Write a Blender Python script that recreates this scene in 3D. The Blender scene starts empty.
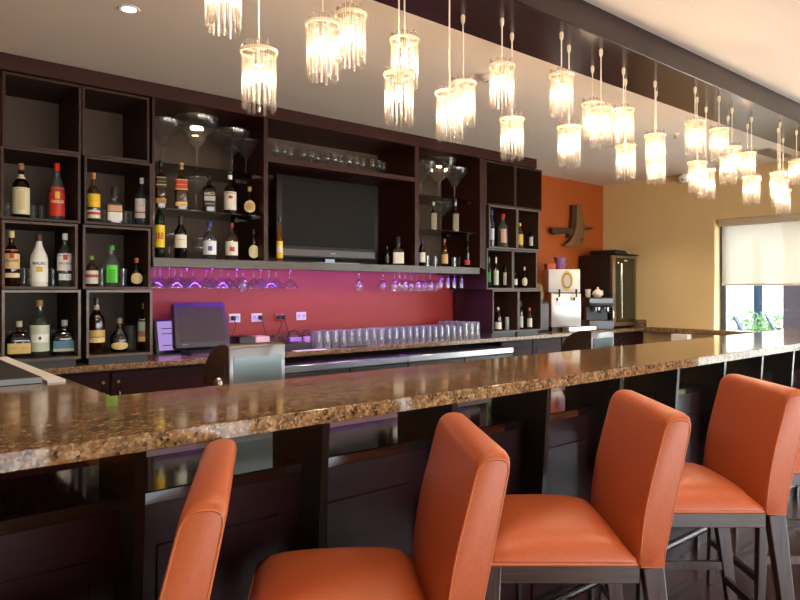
import bpy, bmesh, math, random
from mathutils import Vector, Matrix
random.seed(7)
S = bpy.context.scene
COL = S.collection
PI = math.pi
R = math.radians

# ------------------------------------------------------------------ camera model
FPX, CU, HV, CAMZ = 669.0, 400.0, 290.0, 1.41
TH = math.atan2(790, FPX)
CT, ST = math.cos(TH), math.sin(TH)
def ray(u, v):
    r = (u - CU) / FPX
    return CT + ST * r, ST - CT * r, (HV - v) / FPX
def onY(u, v, Y):
    a = ray(u, v); t = Y / a[1]
    return a[0] * t, Y, CAMZ + a[2] * t
def onX(u, v, X):
    a = ray(u, v); t = X / a[0]
    return X, a[1] * t, CAMZ + a[2] * t
def onZ(u, v, z):
    a = ray(u, v); t = (z - CAMZ) / a[2]
    return a[0] * t, a[1] * t, z
def dep(x, y): return x * CT + y * ST
def view(r, Z): return Z * CT + r * ST, Z * ST - r * CT

cam_data = bpy.data.cameras.new('camera')
cam = bpy.data.objects.new('camera', cam_data); COL.objects.link(cam)
cam.location = (0, 0, CAMZ)
cam.rotation_euler = (PI / 2, 0, TH - PI / 2)
cam_data.sensor_width = 36; cam_data.lens = FPX / 800 * 36
cam_data.shift_y = -10 / 800
cam_data.clip_start = .02
S.camera = cam

# ------------------------------------------------------------------ materials
def lin(c):
    if isinstance(c, str):
        c = c.lstrip('#'); c = tuple(int(c[i:i + 2], 16) / 255 for i in (0, 2, 4))
    return tuple(x / 12.92 if x <= .04045 else ((x + .055) / 1.055) ** 2.4 for x in c) + (1.0,)
MC = {}
def newmat(name):
    m = bpy.data.materials.new(name); m.use_nodes = True
    nt = m.node_tree; nt.nodes.clear()
    out = nt.nodes.new('ShaderNodeOutputMaterial')
    return m, nt, out
def pbr(name, col, rough=.5, metal=0, coat=0, spec=.5, noise=None, bump=0, scale=40, stretch=(1, 1, 1), emit=None, es=0, coat_rough=.05):
    if name in MC: return MC[name]
    m, nt, out = newmat(name)
    b = nt.nodes.new('ShaderNodeBsdfPrincipled')
    b.inputs['Base Color'].default_value = lin(col)
    b.inputs['Roughness'].default_value = rough
    b.inputs['Metallic'].default_value = metal
    b.inputs['Coat Weight'].default_value = coat
    b.inputs['Coat Roughness'].default_value = coat_rough
    b.inputs['Specular IOR Level'].default_value = spec
    if emit:
        b.inputs['Emission Color'].default_value = lin(emit); b.inputs['Emission Strength'].default_value = es
    if noise or bump:
        tc = nt.nodes.new('ShaderNodeTexCoord'); mp = nt.nodes.new('ShaderNodeMapping')
        mp.inputs['Scale'].default_value = stretch
        nz = nt.nodes.new('ShaderNodeTexNoise'); nz.inputs['Scale'].default_value = scale; nz.inputs['Detail'].default_value = 5
        nt.links.new(tc.outputs['Object'], mp.inputs['Vector']); nt.links.new(mp.outputs['Vector'], nz.inputs['Vector'])
        if noise:
            cr = nt.nodes.new('ShaderNodeValToRGB')
            cr.color_ramp.elements[0].position = .3; cr.color_ramp.elements[1].position = .7
            cr.color_ramp.elements[0].color = lin(col); cr.color_ramp.elements[1].color = lin(noise)
            nt.links.new(nz.outputs['Fac'], cr.inputs['Fac']); nt.links.new(cr.outputs['Color'], b.inputs['Base Color'])
        if bump:
            bp = nt.nodes.new('ShaderNodeBump'); bp.inputs['Strength'].default_value = bump; bp.inputs['Distance'].default_value = .002
            nt.links.new(nz.outputs['Fac'], bp.inputs['Height']); nt.links.new(bp.outputs['Normal'], b.inputs['Normal'])
    nt.links.new(b.outputs[0], out.inputs[0])
    MC[name] = m
    return m
def glass(name, tint, refl=1.0, dark=.55, trans=None, tw=0.0):
    """thin clear glass: tinted see-through plus fresnel gloss, darker towards its edges"""
    if name in MC: return MC[name]
    m, nt, out = newmat(name)
    N = nt.nodes.new; L = nt.links.new
    t = N('ShaderNodeBsdfTransparent'); g = N('ShaderNodeBsdfGlossy'); g.inputs['Roughness'].default_value = .03
    lw = N('ShaderNodeLayerWeight'); lw.inputs['Blend'].default_value = .35
    mc = N('ShaderNodeMix'); mc.data_type = 'RGBA'
    c = lin(tint)
    mc.inputs[6].default_value = c
    mc.inputs[7].default_value = tuple(x * dark for x in c[:3]) + (1,)
    L(lw.outputs['Facing'], mc.inputs[0]); L(mc.outputs[2], t.inputs['Color'])
    lf = N('ShaderNodeLayerWeight'); lf.inputs['Blend'].default_value = .5
    pw = N('ShaderNodeMath'); pw.operation = 'POWER'; pw.inputs[1].default_value = 4.5; L(lf.outputs['Facing'], pw.inputs[0])
    mu = N('ShaderNodeMath'); mu.operation = 'MULTIPLY_ADD'; mu.inputs[1].default_value = .8; mu.inputs[2].default_value = .045 * refl; mu.use_clamp = True
    L(pw.outputs[0], mu.inputs[0])
    mx = N('ShaderNodeMixShader'); L(mu.outputs[0], mx.inputs[0])
    base = t
    if trans:
        tr = N('ShaderNodeBsdfTranslucent'); tr.inputs['Color'].default_value = lin(trans)
        df = N('ShaderNodeBsdfDiffuse'); df.inputs['Color'].default_value = lin(trans)
        m2 = N('ShaderNodeMixShader'); m2.inputs[0].default_value = .35; L(tr.outputs[0], m2.inputs[1]); L(df.outputs[0], m2.inputs[2])
        m3 = N('ShaderNodeMixShader'); m3.inputs[0].default_value = tw; L(t.outputs[0], m3.inputs[1]); L(m2.outputs[0], m3.inputs[2])
        base = m3
    L(base.outputs[0], mx.inputs[1]); L(g.outputs[0], mx.inputs[2]); L(mx.outputs[0], out.inputs[0])
    MC[name] = m
    return m
def wood(name, a, b, rough=.35, coat=.3, axis=0, scale=6, spec=.5):
    st = [14, 14, 14]; st[axis] = 1
    return pbr(name, a, rough, 0, coat, spec, noise=b, scale=scale, stretch=tuple(st))
def granite(name, rough=.1):
    if name in MC: return MC[name]
    m, nt, out = newmat(name); N = nt.nodes.new; L = nt.links.new
    b = N('ShaderNodeBsdfPrincipled'); b.inputs['Roughness'].default_value = rough
    b.inputs['Coat Weight'].default_value = .15; b.inputs['Coat Roughness'].default_value = .03
    tc = N('ShaderNodeTexCoord')
    n1 = N('ShaderNodeTexNoise'); n1.inputs['Scale'].default_value = 30; n1.inputs['Detail'].default_value = 6; n1.inputs['Roughness'].default_value = .7
    r1 = N('ShaderNodeValToRGB'); r1.color_ramp.interpolation = 'LINEAR'
    e = r1.color_ramp.elements
    e[0].position = .33; e[0].color = lin('#1d150f'); e[1].position = .72; e[1].color = lin('#c9b08a')
    for p, c in ((.42, '#4a2f18'), (.5, '#775a3c'), (.57, '#946c42'), (.64, '#948161')):
        q = e.new(p); q.color = lin(c)
    v1 = N('ShaderNodeTexVoronoi'); v1.inputs['Scale'].default_value = 140
    v2 = N('ShaderNodeTexVoronoi'); v2.inputs['Scale'].default_value = 48
    r2 = N('ShaderNodeValToRGB'); r2.color_ramp.interpolation = 'CONSTANT'
    e = r2.color_ramp.elements
    e[0].position = 0; e[0].color = lin('#14110f'); e[1].position = .13; e[1].color = lin('#805c3e')
    for p, c in ((.40, '#ae926c'), (.62, '#6e5236'), (.80, '#857a6a'), (.92, '#c2b49a')):
        q = e.new(p); q.color = lin(c)
    sp = N('ShaderNodeSeparateColor')
    L(tc.outputs['Object'], n1.inputs['Vector']); L(tc.outputs['Object'], v1.inputs['Vector']); L(tc.outputs['Object'], v2.inputs['Vector'])
    L(n1.outputs['Fac'], r1.inputs['Fac']); L(v1.outputs['Color'], sp.inputs[0]); L(sp.outputs[0], r2.inputs['Fac'])
    mx = N('ShaderNodeMix'); mx.data_type = 'RGBA'; mx.inputs[0].default_value = .4
    L(r1.outputs['Color'], mx.inputs[6]); L(r2.outputs['Color'], mx.inputs[7])
    L(mx.outputs[2], b.inputs['Base Color']); L(b.outputs[0], out.inputs[0])
    MC[name] = m
    return m
def emis(name, col, s):
    if name in MC: return MC[name]
    m, nt, out = newmat(name)
    e = nt.nodes.new('ShaderNodeEmission'); e.inputs['Color'].default_value = lin(col); e.inputs['Strength'].default_value = s
    nt.links.new(e.outputs[0], out.inputs[0]); MC[name] = m
    return m
def plain(c, rough=.5, **k):
    return pbr('paint_%s_%d' % (c.lstrip('#'), int(rough * 100)), c, rough, **k)

MAHOG = wood('dark_mahogany', '#2a100c', '#3b1913', .42, .04, spec=.25)
MAHOGV = wood('dark_mahogany_upright', '#2a100c', '#3b1913', .42, .04, axis=2, spec=.25)
CUBEW = wood('dark_cube_wood', '#35211a', '#432d24', .55, .0, spec=.2)
CUBEB = wood('cube_back_wood', '#50433a', '#5a4c42', .6, 0, axis=2, spec=.2)
EDGEW = wood('board_edge_wood', '#443027', '#523d32', .5, .0, spec=.3)
SHELFW = wood('long_shelf_wood', '#39312a', '#4a4138', .42, .1)
BARW = wood('bar_front_wood', '#1d080b', '#2b0f14', .4, .08, spec=.3)
FINW = wood('bracket_wood', '#1b1a19', '#272523', .33, .3, axis=2)
LEDGEW = wood('ledge_wood', '#141110', '#1f1a18', .09, .6)
BEAMW = wood('beam_wood', '#221113', '#2a1918', .24, .06, spec=.4)
GRAN = granite('brown_granite')
GRAN2 = granite('counter_granite', .2)
STEEL = pbr('brushed_steel', '#b4b4b6', .28, 1, noise='#c8c8ca', scale=30, stretch=(1, 30, 30))
STEELD = pbr('dark_steel', '#68686b', .4, 1)
CHROME = pbr('chrome', '#d8d8d8', .12, 1)
BRASS = pbr('brass', '#c9a86a', .25, 1)
BLACK = pbr('black_plastic', '#101011', .35)
BLACKG = pbr('black_gloss', '#0b0b0c', .12, coat=.5)
DGREY = pbr('dark_grey_plastic', '#2c2b2b', .35)
WHITE = pbr('white_plastic', '#e8e6e2', .4)
CREAM = pbr('cream_enamel', '#e3d7bd', .4)
LEATHER = pbr('orange_leather', '#a8502b', .42, 0, 0, .42, noise='#af5730', bump=.12, scale=120)
PIPING = pbr('orange_piping', '#b5623a', .45)
LEGW = wood('stool_leg_wood', '#2a1a17', '#473430', .34, .25, axis=2)
LEGR = wood('stool_rail_wood', '#2a1a17', '#4c3833', .34, .25, axis=1)
CLEAR = glass('clear_glass', '#f0f4f3', 1.3, .45)
GLASSW = glass('drinking_glass', '#f6f8f8', 1.6, .5, trans='#eef2f2', tw=.2)
GLASSC = glass('fine_stemware_glass', '#f8faf9', 2.2, .85, trans='#f0f2f4', tw=.06)
SHELFG = glass('shelf_glass', '#d9e6df', 1.2, .7)
PANE = glass('window_glass', '#f2f6f7', 1.0, .95)
ROD = glass('pendant_glass_rod', '#fcf9f4', 1.2, .5, trans='#fffaf2', tw=.055)
BULB = emis('warm_bulb', '#ffdcba', 380)

# ------------------------------------------------------------------ mesh helper
class MB:
    def __init__(self): self.bm = bmesh.new()
    def box(self, x0, y0, z0, x1, y1, z1):
        P = [(x0, y0, z0), (x1, y0, z0), (x1, y1, z0), (x0, y1, z0), (x0, y0, z1), (x1, y0, z1), (x1, y1, z1), (x0, y1, z1)]
        return self.hexa(P)
    def hexa(self, P):
        v = [self.bm.verts.new(p) for p in P]
        for f in ((3, 2, 1, 0), (4, 5, 6, 7), (0, 1, 5, 4), (1, 2, 6, 5), (2, 3, 7, 6), (3, 0, 4, 7)):
            self.bm.faces.new([v[i] for i in f])
        return self
    def bar(self, a, b, w, d, w2=None, d2=None, side=(1, 0, 0)):
        """tapered square bar from a to b"""
        a, b = Vector(a), Vector(b); w2 = w2 or w; d2 = d2 or d
        ax = (b - a).normalized(); sx = Vector(side); sx = (sx - ax * sx.dot(ax)).normalized(); sy = ax.cross(sx)
        P = [a + sx * i * w / 2 + sy * j * d / 2 for i, j in ((-1, -1), (1, -1), (1, 1), (-1, 1))]
        P += [b + sx * i * w2 / 2 + sy * j * d2 / 2 for i, j in ((-1, -1), (1, -1), (1, 1), (-1, 1))]
        return self.hexa(P)
    def tube(self, pts, r, n=8, closed=False):
        pts = [Vector(p) for p in pts]; rings = []
        m = len(pts)
        for i, p in enumerate(pts):
            if closed: t = (pts[(i + 1) % m] - pts[i - 1]).normalized()
            else: t = (pts[min(i + 1, m - 1)] - pts[max(i - 1, 0)]).normalized()
            up = Vector((0, 0, 1)) if abs(t.z) < .9 else Vector((0, 1, 0))
            a = t.cross(up).normalized(); b = t.cross(a)
            rr = r[i] if isinstance(r, (list, tuple)) else r
            rings.append([self.bm.verts.new(p + a * rr * math.cos(2 * PI * k / n) + b * rr * math.sin(2 * PI * k / n)) for k in range(n)])
        for i in range(m if closed else m - 1):
            A, B = rings[i], rings[(i + 1) % m]
            for k in range(n): self.bm.faces.new((A[k], A[(k + 1) % n], B[(k + 1) % n], B[k]))
        if not closed:
            self.bm.faces.new(rings[0][::-1]); self.bm.faces.new(rings[-1])
        return self
    def lathe(self, prof, n=20, c=(0, 0, 0), sq=2.0, dr=1.0, a0=None, a1=None, caps=True, rot=0):
        """surface of revolution; sq>2 gives a squarish section, dr flattens it, a0..a1 an open patch"""
        full = a0 is None
        cnt = n if full else n + 1
        rings = []
        for r, z in prof:
            ring = []
            for k in range(cnt):
                t = 2 * PI * k / n + PI / n if full else a0 + (a1 - a0) * k / n
                cx, sy = math.cos(t), math.sin(t)
                px = math.copysign(abs(cx) ** (2 / sq), cx) * r; py = math.copysign(abs(sy) ** (2 / sq), sy) * r * dr
                q = px * math.cos(rot) - py * math.sin(rot), px * math.sin(rot) + py * math.cos(rot)
                ring.append(self.bm.verts.new((c[0] + q[0], c[1] + q[1], c[2] + z)))
            rings.append(ring)
        for A, B in zip(rings, rings[1:]):
            for k in range(cnt if full else cnt - 1):
                self.bm.faces.new((A[k], A[(k + 1) % cnt], B[(k + 1) % cnt], B[k]))
        if full and caps:
            if prof[0][0] > 1e-5: self.bm.faces.new(rings[0][::-1])
            if prof[-1][0] > 1e-5: self.bm.faces.new(rings[-1])
        return self
    def prism(self, poly, axis, a, b):
        """polygon (2D) extruded along an axis: 0 -> (y,z), 1 -> (x,z), 2 -> (x,y)"""
        def mk(p, t):
            return {0: (t, p[0], p[1]), 1: (p[0], t, p[1]), 2: (p[0], p[1], t)}[axis]
        A = [self.bm.verts.new(mk(p, a)) for p in poly]; B = [self.bm.verts.new(mk(p, b)) for p in poly]
        self.bm.faces.new(A[::-1]); self.bm.faces.new(B)
        for i in range(len(poly)):
            j = (i + 1) % len(poly); self.bm.faces.new((A[i], A[j], B[j], B[i]))
        return self
    def sphere(self, c, r, u=14, v=9, s=(1, 1, 1)):
        bmesh.ops.create_uvsphere(self.bm, u_segments=u, v_segments=v, radius=r, matrix=Matrix.Translation(c) @ Matrix.Diagonal((*s, 1)))
        return self
    def build(self, name, mat, parent=None, smooth=None, bevel=0, seg=2, sub=0):
        bm = self.bm
        bmesh.ops.remove_doubles(bm, verts=bm.verts, dist=1e-6)
        bmesh.ops.recalc_face_normals(bm, faces=bm.faces)
        if bevel:
            bmesh.ops.bevel(bm, geom=list(bm.edges), offset=bevel, segments=seg, affect='EDGES', profile=.5, clamp_overlap=True)
        me = bpy.data.meshes.new(name); bm.to_mesh(me); bm.free()
        if smooth is not None or bevel:
            for p in me.polygons: p.use_smooth = True
            try: me.set_sharp_from_angle(angle=R(smooth or 40))
            except Exception: pass
        me.materials.append(mat)
        o = bpy.data.objects.new(name, me); COL.objects.link(o)
        if parent: o.parent = parent
        return o
def thing(name, label, cat, loc=(0, 0, 0), rz=0, group=None):
    o = bpy.data.objects.new(name, None); COL.objects.link(o)
    o.empty_display_size = .05
    o.location = loc; o.rotation_euler = (0, 0, rz); o['label'] = label; o['category'] = cat
    if group: o['group'] = group
    return o
def tag(o, label, cat, group=None, loc=None, rz=None):
    o['label'] = label; o['category'] = cat
    if group: o['group'] = group
    if loc is not None: o.location = loc
    if rz is not None: o.rotation_euler = (0, 0, rz)
    return o
def struct(name, mb, mat, **k):
    o = mb.build(name, mat, **k); o['kind'] = 'structure'
    return o
def dup(root, loc, label, rz=None):
    r = root.copy(); COL.objects.link(r); r.location = loc; r['label'] = label
    if rz is not None: r.rotation_euler = (0, 0, rz)
    for ch in list(root.children):
        c = ch.copy(); COL.objects.link(c); c.parent = r
        for g in list(ch.children):
            d = g.copy(); COL.objects.link(d); d.parent = c
    return r
ORD = ['first', 'second', 'third', 'fourth', 'fifth', 'sixth', 'seventh', 'eighth', 'ninth', 'tenth', 'eleventh', 'twelfth', 'thirteenth',
       'fourteenth', 'fifteenth', 'sixteenth', 'seventeenth', 'eighteenth', 'nineteenth', 'twentieth', 'twenty-first', 'twenty-second',
       'twenty-third', 'twenty-fourth', 'twenty-fifth', 'twenty-sixth', 'twenty-seventh', 'twenty-eighth', 'twenty-ninth', 'thirtieth', 'thirty-first']
def text_mesh(s, size):
    cu = bpy.data.curves.new('t', 'FONT'); cu.body = s; cu.size = size; cu.align_x = 'CENTER'; cu.align_y = 'CENTER'
    cu.extrude = 0; cu.resolution_u = 2; cu.offset = size * .02
    o = bpy.data.objects.new('t', cu); COL.objects.link(o)
    dg = bpy.context.evaluated_depsgraph_get(); dg.update()
    me = bpy.data.meshes.new_from_object(o.evaluated_get(dg))
    bpy.data.objects.remove(o)
    return me
def lettering(s, size, mat, parent, fn, name='lettering', maxw=None):
    """text bent onto a surface by fn(x, y)"""
    me = text_mesh(s, size)
    k = 1.0
    if maxw and me.vertices:
        w = max(v.co.x for v in me.vertices) - min(v.co.x for v in me.vertices)
        if w > maxw: k = maxw / w
    for v in me.vertices: v.co = fn(v.co.x * k, v.co.y)
    me.name = name; me.materials.clear(); me.materials.append(mat)
    o = bpy.data.objects.new(name, me); COL.objects.link(o); o.parent = parent
    return o

# ------------------------------------------------------------------ the room
ZC = 2.85          # ceiling
YB = 5.25          # back wall
XR = 8.13          # cream wall
XL = -1.7
YF = -4.5
struct('floor', MB().box(XL - .2, YF - .2, -.1, XR + .2, YB + .2, 0), wood('floor_planks', '#3a2420', '#4d322b', .22, .25, axis=0, scale=3))
struct('ceiling', MB().box(XL - .2, YF - .2, ZC, XR + .2, YB + .2, ZC + .1), pbr('ceiling_paint', '#eae4dc', .85))
struct('wall_back', MB().box(XL - .2, YB, 0, XR + .2, YB + .2, ZC), pbr('orange_wall_paint', '#ab5415', .7, noise='#a65013', scale=3))
struct('wall_left', MB().box(XL - .2, YF, 0, XL, YB, ZC), pbr('cream_wall_paint', '#dcc28c', .75, noise='#d8bd88', scale=3))
W0, W1, WZ0, WZ1 = 3.72, -3.2, .12, 2.26
m = MB()
m.box(XR, W0, 0, XR + .2, YB, ZC); m.box(XR, YF, 0, XR + .2, W1, ZC); m.box(XR, W1, WZ1, XR + .2, W0, ZC); m.box(XR, W1, 0, XR + .2, W0, WZ0)
struct('wall_right', m, MC['cream_wall_paint'])
m = MB()
m.box(XL, YF - .2, 0, -1.0, YF, ZC); m.box(7.3, YF - .2, 0, XR, YF, ZC); m.box(-1.0, YF - .2, 1.95, 7.3, YF, ZC); m.box(-1.0, YF - .2, 0, 7.3, YF, .12)
struct('wall_front', m, MC['cream_wall_paint'])  # wide opening belongs to the added fill window
# beam
m = MB().box(XL, 1.943, 2.70, XR, 2.355, ZC - .001)
beam = struct('trim_1', m, BEAMW, bevel=.004, seg=1)
# red backsplash panel
o = struct('trim_2', MB().box(.2, YB - .012, .92, 5.25, YB - .001, 1.70), pbr('red_backsplash_paint', '#a03826', .55, noise='#9a3423', scale=4))

# window: frame, panes, blind
frm = pbr('dark_blue_window_frame', '#3c4656', .35)
wf = MB()
for y in (W0 - .03, 1.55, .1, -1.5, W1 + .03): wf.box(XR + .165, y - .03, WZ0, XR + .2, y + .03, WZ1)
wf.box(XR + .165, W1, WZ0, XR + .2, W0, WZ0 + .06); wf.box(XR + .165, W1, WZ1 - .05, XR + .2, W0, WZ1)
w1 = struct('window_1', wf, frm)
MB().box(XR + .18, W1, WZ0, XR + .186, W0, WZ1).build('pane', PANE, w1)
wf = MB()
for x in (-.97, 1.1, 3.15, 5.2, 7.27): wf.box(x - .03, YF - .1, .12, x + .03, YF - .05, 1.95)
wf.box(-1.0, YF - .1, 1.2, 7.3, YF - .05, 1.25)
w2 = struct('added_fill_window', wf, frm)  # unseen window added behind the camera to let in fill daylight

bm_, nt, out = newmat('roller_blind_fabric')
N = nt.nodes.new
tl = N('ShaderNodeBsdfTranslucent'); tl.inputs[0].default_value = lin('#b8ad9f')
df = N('ShaderNodeBsdfDiffuse'); df.inputs[0].default_value = lin('#b5a999')
tp = N('ShaderNodeBsdfTransparent')
m1 = N('ShaderNodeMixShader'); m1.inputs[0].default_value = .12; nt.links.new(tl.outputs[0], m1.inputs[1]); nt.links.new(df.outputs[0], m1.inputs[2])
m2 = N('ShaderNodeMixShader'); m2.inputs[0].default_value = .17; nt.links.new(m1.outputs[0], m2.inputs[1]); nt.links.new(tp.outputs[0], m2.inputs[2])
nt.links.new(m2.outputs[0], out.inputs[0])
bl = thing('roller_blind', 'half lowered pale roller blind in the window at the right', 'blind', (XR + .08, 2.66, 1.46))
MB().box(-.002, -1.0, .03, .002, 1.0, .80).build('blind_fabric', bm_, bl)
MB().box(-.05, -1.02, .72, .06, 1.03, .80).build('cassette', plain('#cdbfa9'), bl, bevel=.006)
MB().tube([(0, -1.0, .015), (0, 1.0, .015)], .014).build('bottom_bar', plain('#d9cfc2'), bl, smooth=40)

# ------------------------------------------------------------------ outside the window
struct('ground', MB().box(XR + .2, -14, -.12, 40, 30, -.02), pbr('pale_paving', '#c9c4ba', .8))
bd = thing('building', 'white rendered building across the terrace outside the window', 'building', (15, 4, 0))
wm = pbr('white_render', '#e9e6e0', .8)
MB().box(0, -9, 0, 2, 1.84, 7).box(0, 2.1, 0, 2, 6.6, 7).box(0, 1.84, 2.35, 2, 2.1, 2.8).box(.3, 1.7, 0, 2, 2.3, 7).build('facade', wm, bd)
MB().box(.2, 1.84, .2, .29, 2.1, 2.35).build('window', pbr('blue_grey_glass', '#1b3140', .4, spec=.1), bd)
pl = tag(MB().box(0, -.9, 0, .5, .0, 3.6).build('pillar', pbr('shaded_plum_render', '#261c29', .7)), 'shaded plum pillar outside the right end of the window', 'pillar', loc=(10, 3.63, -.02))  # dark tone takes the pillar's shade into its colour
def shrub(loc, r, h, label):
    m = MB()
    for k in range(320):
        a = random.uniform(0, 2 * PI); q = r * math.sqrt(random.random()); z = random.uniform(.1, h)
        s = random.uniform(.05, .11); d = Vector((random.uniform(-1, 1), random.uniform(-1, 1), random.uniform(.1, 1))).normalized()
        c = Vector((q * math.cos(a), q * math.sin(a), z)); t = d.orthogonal().normalized() * s * .35
        v = [m.bm.verts.new(p) for p in (c, c + d * s * .5 + t, c + d * s, c + d * s * .5 - t)]
        m.bm.faces.new(v)
    t = thing('shrub', label, 'shrub', loc, 0, 'shrubs on the terrace')
    m.build('foliage', pbr('leaf_green', '#2c5216', .6, noise='#426a22', scale=12), t)
    MB().tube([(0, 0, 0), (0, 0, h * .8)], .02).build('stem', plain('#5a4630'), t)
for i, (u, r, h) in enumerate(((738.5, .26, .98), (756, .26, 1.02), (771.5, .24, 1.0))):
    xs_ = (13.4, 14.1, 13.4)[i]; p = onX(u, 320, xs_)
    shrub((xs_, p[1], -.02), r, h * .95, 'green shrub outside the window, ' + ['leftmost of the three', 'middle one of three', 'nearest the plum pillar'][i])
for i, (u, uu) in enumerate(((746, 749), (777, 780))):
    xc_ = (11.5, 12.5)[i]; p = onX(u, 330, xc_)
    c = thing('lounge_chair', ['slate blue outdoor chair between the left and middle shrubs', 'slate blue outdoor chair beside the plum pillar'][i], 'chair', (xc_, p[1], -.02), R(20), 'outdoor chairs on the terrace')
    bmx = plain('#262e44', .6)
    MB().hexa([(-.3, -.12, .45), (.3, -.12, .45), (.3, -.08, .45), (-.3, -.08, .45), (-.3, .16, 1.0), (.3, .16, 1.0), (.3, .19, 1.0), (-.3, .19, 1.0)]).build('backrest', bmx, c)
    MB().box(-.3, -.6, .4, .3, -.08, .45).build('seat', bmx, c)
    for x in (-.27, .27):
        for y in (-.57, -.1): MB().box(x - .02, y - .02, 0, x + .02, y + .02, .4).build('leg', bmx, c)

# ------------------------------------------------------------------ ceiling fittings
p = onZ(129, 9, ZC)
t = thing('recessed_downlight', 'lit round recessed downlight in the ceiling at top left', 'light', p)
MB().lathe([(.035, -.004), (.05, -.006), (.055, 0), (.035, 0)], 24, caps=False).build('trim_ring', WHITE, t, smooth=40)
MB().lathe([(.0355, -.003), (.0355, -.001)], 24).build('lamp', emis('downlight_lamp', '#ffe9cc', 14), t)
p = onZ(489, 76, ZC)
t = thing('smoke_detector', 'round white smoke detector on the ceiling behind the pendant lamps', 'detector', p)
MB().lathe([(.055, 0), (.055, -.02), (.04, -.035)], 20).build('housing', WHITE, t, smooth=40)
MB().lathe([(.018, -.035), (.012, -.045)], 16).build('sensor', CREAM, t)
p = onZ(675, 134, ZC)
t = thing('sprinkler', 'small round ceiling sprinkler near the cream wall', 'sprinkler', p)
MB().lathe([(.035, 0), (.03, -.012)], 16).build('rosette', WHITE, t); MB().lathe([(.01, -.012), (.008, -.03), (.02, -.034), (.02, -.038)], 12).build('head', CHROME, t)
p = onZ(772, 153, ZC)
t = thing('air_vent', 'long slotted air vent in the ceiling at the right', 'vent', p)
MB().box(-.30, -.09, -.012, .30, .09, 0).build('frame', plain('#b8aea2'), t)
for k in range(5): MB().box(-.27, -.07 + k * .03, -.018, .27, -.055 + k * .03, -.012).build('slat', plain('#8d8478'), t)
p = onX(687, 174, XR)
t = thing('dome_camera', 'white dome security camera high on the cream wall', 'camera', (XR, p[1], 2.77))
MB().box(-.05, -.08, .0, 0, .08, .075).build('bracket', WHITE, t, bevel=.01)
MB().sphere((-.1, 0, .02), .062).build('dome', pbr('white_gloss', '#e6e4e0', .2), t, smooth=60)
MB().sphere((-.152, -.02, .0), .012).build('lens', BLACKG, t, smooth=60)
p = onY(632, 19, 1.94)
tag(MB().box(-.05, -.012, -.012, .05, 0, .012).build('clip', BLACK), 'short black clip on the side of the ceiling beam', 'clip', loc=(p[0], 1.942, p[2]))

# ------------------------------------------------------------------ pendant lamps
PEND = [  # rod u, fitting v (None: Y row instead), bottom v
    (223.5, ('Y', 2.03), 34), (259, ('Y', 2.03), 113), (322.5, ('Y', 2.03), 82), (351, ('Y', 2.12), 68), (399, ('Y', 2.03), 127), (404.5, ('Y', 2.12), 90),
    (449.5, ('Y', 2.03), 142), (463, 15, 128), (502, 18, 110), (512, 33, 161), (561.5, 32, 117), (569, 45, 167), (592.5, 66, 140), (601, 49, 148),
    (623.5, 68, 146), (625.5, 79, 180), (655, 81, 169), (656, 91, 185), (695, 87, 155), (697, 97, 194), (706, 107, 200), (719, 96, 161), (728, 116, 185),
    (732, 108, 177), (747.5, 124, 180), (751.5, 117, 205), (778, 128, 199), (780, 122, 208), (783, 138, 215), (796.5, 130, 186)]
PH = .235
def pendant(label):
    t = thing('pendant_lamp', label, 'lamp', (0, 0, 0), 0, 'glass rod pendant lamps under the beam')
    rr = .052
    MB().lathe([(rr + .0065, PH - .036), (rr + .0105, PH - .036), (rr + .0105, PH - .024), (rr + .0065, PH - .024), (rr + .0065, PH - .036)], 28, caps=False).build('ring', CREAM, t, smooth=40)
    MB().bar((-rr - .007, 0, PH - .03), (rr + .007, 0, PH - .03), .006, .004, side=(0, 1, 0)).bar((0, -rr - .007, PH - .03), (0, rr + .007, PH - .03), .006, .004).build('cross_bar', CREAM, t)
    MB().lathe([(.014, PH - .075), (.014, PH - .02), (.008, PH - .012)], 14).build('socket', CREAM, t, smooth=40)
    MB().sphere((0, 0, PH - .112), .012, s=(1, 1, 1.7)).build('bulb', BULB, t, smooth=60)
    base = None
    n = 18
    for k in range(n):
        a = 2 * PI * k / n
        if base is None:
            base = MB().lathe([(.0045, -.108), (.0063, -.106), (.0063, .106), (.0045, .108)], 8).build('glass_rod', ROD, t, smooth=50); o = base
        else:
            o = base.copy(); COL.objects.link(o)
        o.location = (rr * math.cos(a), rr * math.sin(a), .122 + random.uniform(-.011, .011)); 
    return t
def suspend(t, L):
    MB().tube([(0, 0, PH - .015), (0, 0, L - .03)], .0032, 8).build('rod', pbr('ivory_rod', '#e6ddce', .35), t, smooth=40)
    MB().lathe([(.0045, L - .042), (.009, L - .032), (.0105, L - .010), (.007, L)], 12).build('ceiling_fitting', CREAM, t, smooth=40)
order = sorted(range(len(PEND)), key=lambda i: PEND[i][0])
p0 = None
for rank, i in enumerate(order):
    u, q, vb = PEND[i]
    if isinstance(q, tuple):
        a = onY(u, 0, q[1]); x, y = a[0], a[1]
    else: x, y, _ = onZ(u, q, 2.70)
    y = min(max(y, 2.0), 2.28)
    z = CAMZ + (HV - vb) / FPX * dep(x, y)
    lab = 'lit pendant lamp of clear glass rods under the beam, %s from the left' % ORD[rank]
    if p0 is None: p0 = pendant(lab); t = p0
    else:
        t = p0.copy(); COL.objects.link(t); t['label'] = lab
        for ch in list(p0.children):
            if ch.name.split('.')[0] in ('rod', 'ceiling_fitting'): continue
            c = ch.copy(); COL.objects.link(c); c.parent = t
    t.location = (x, y, z)
    suspend(t, 2.70 - z)

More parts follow.
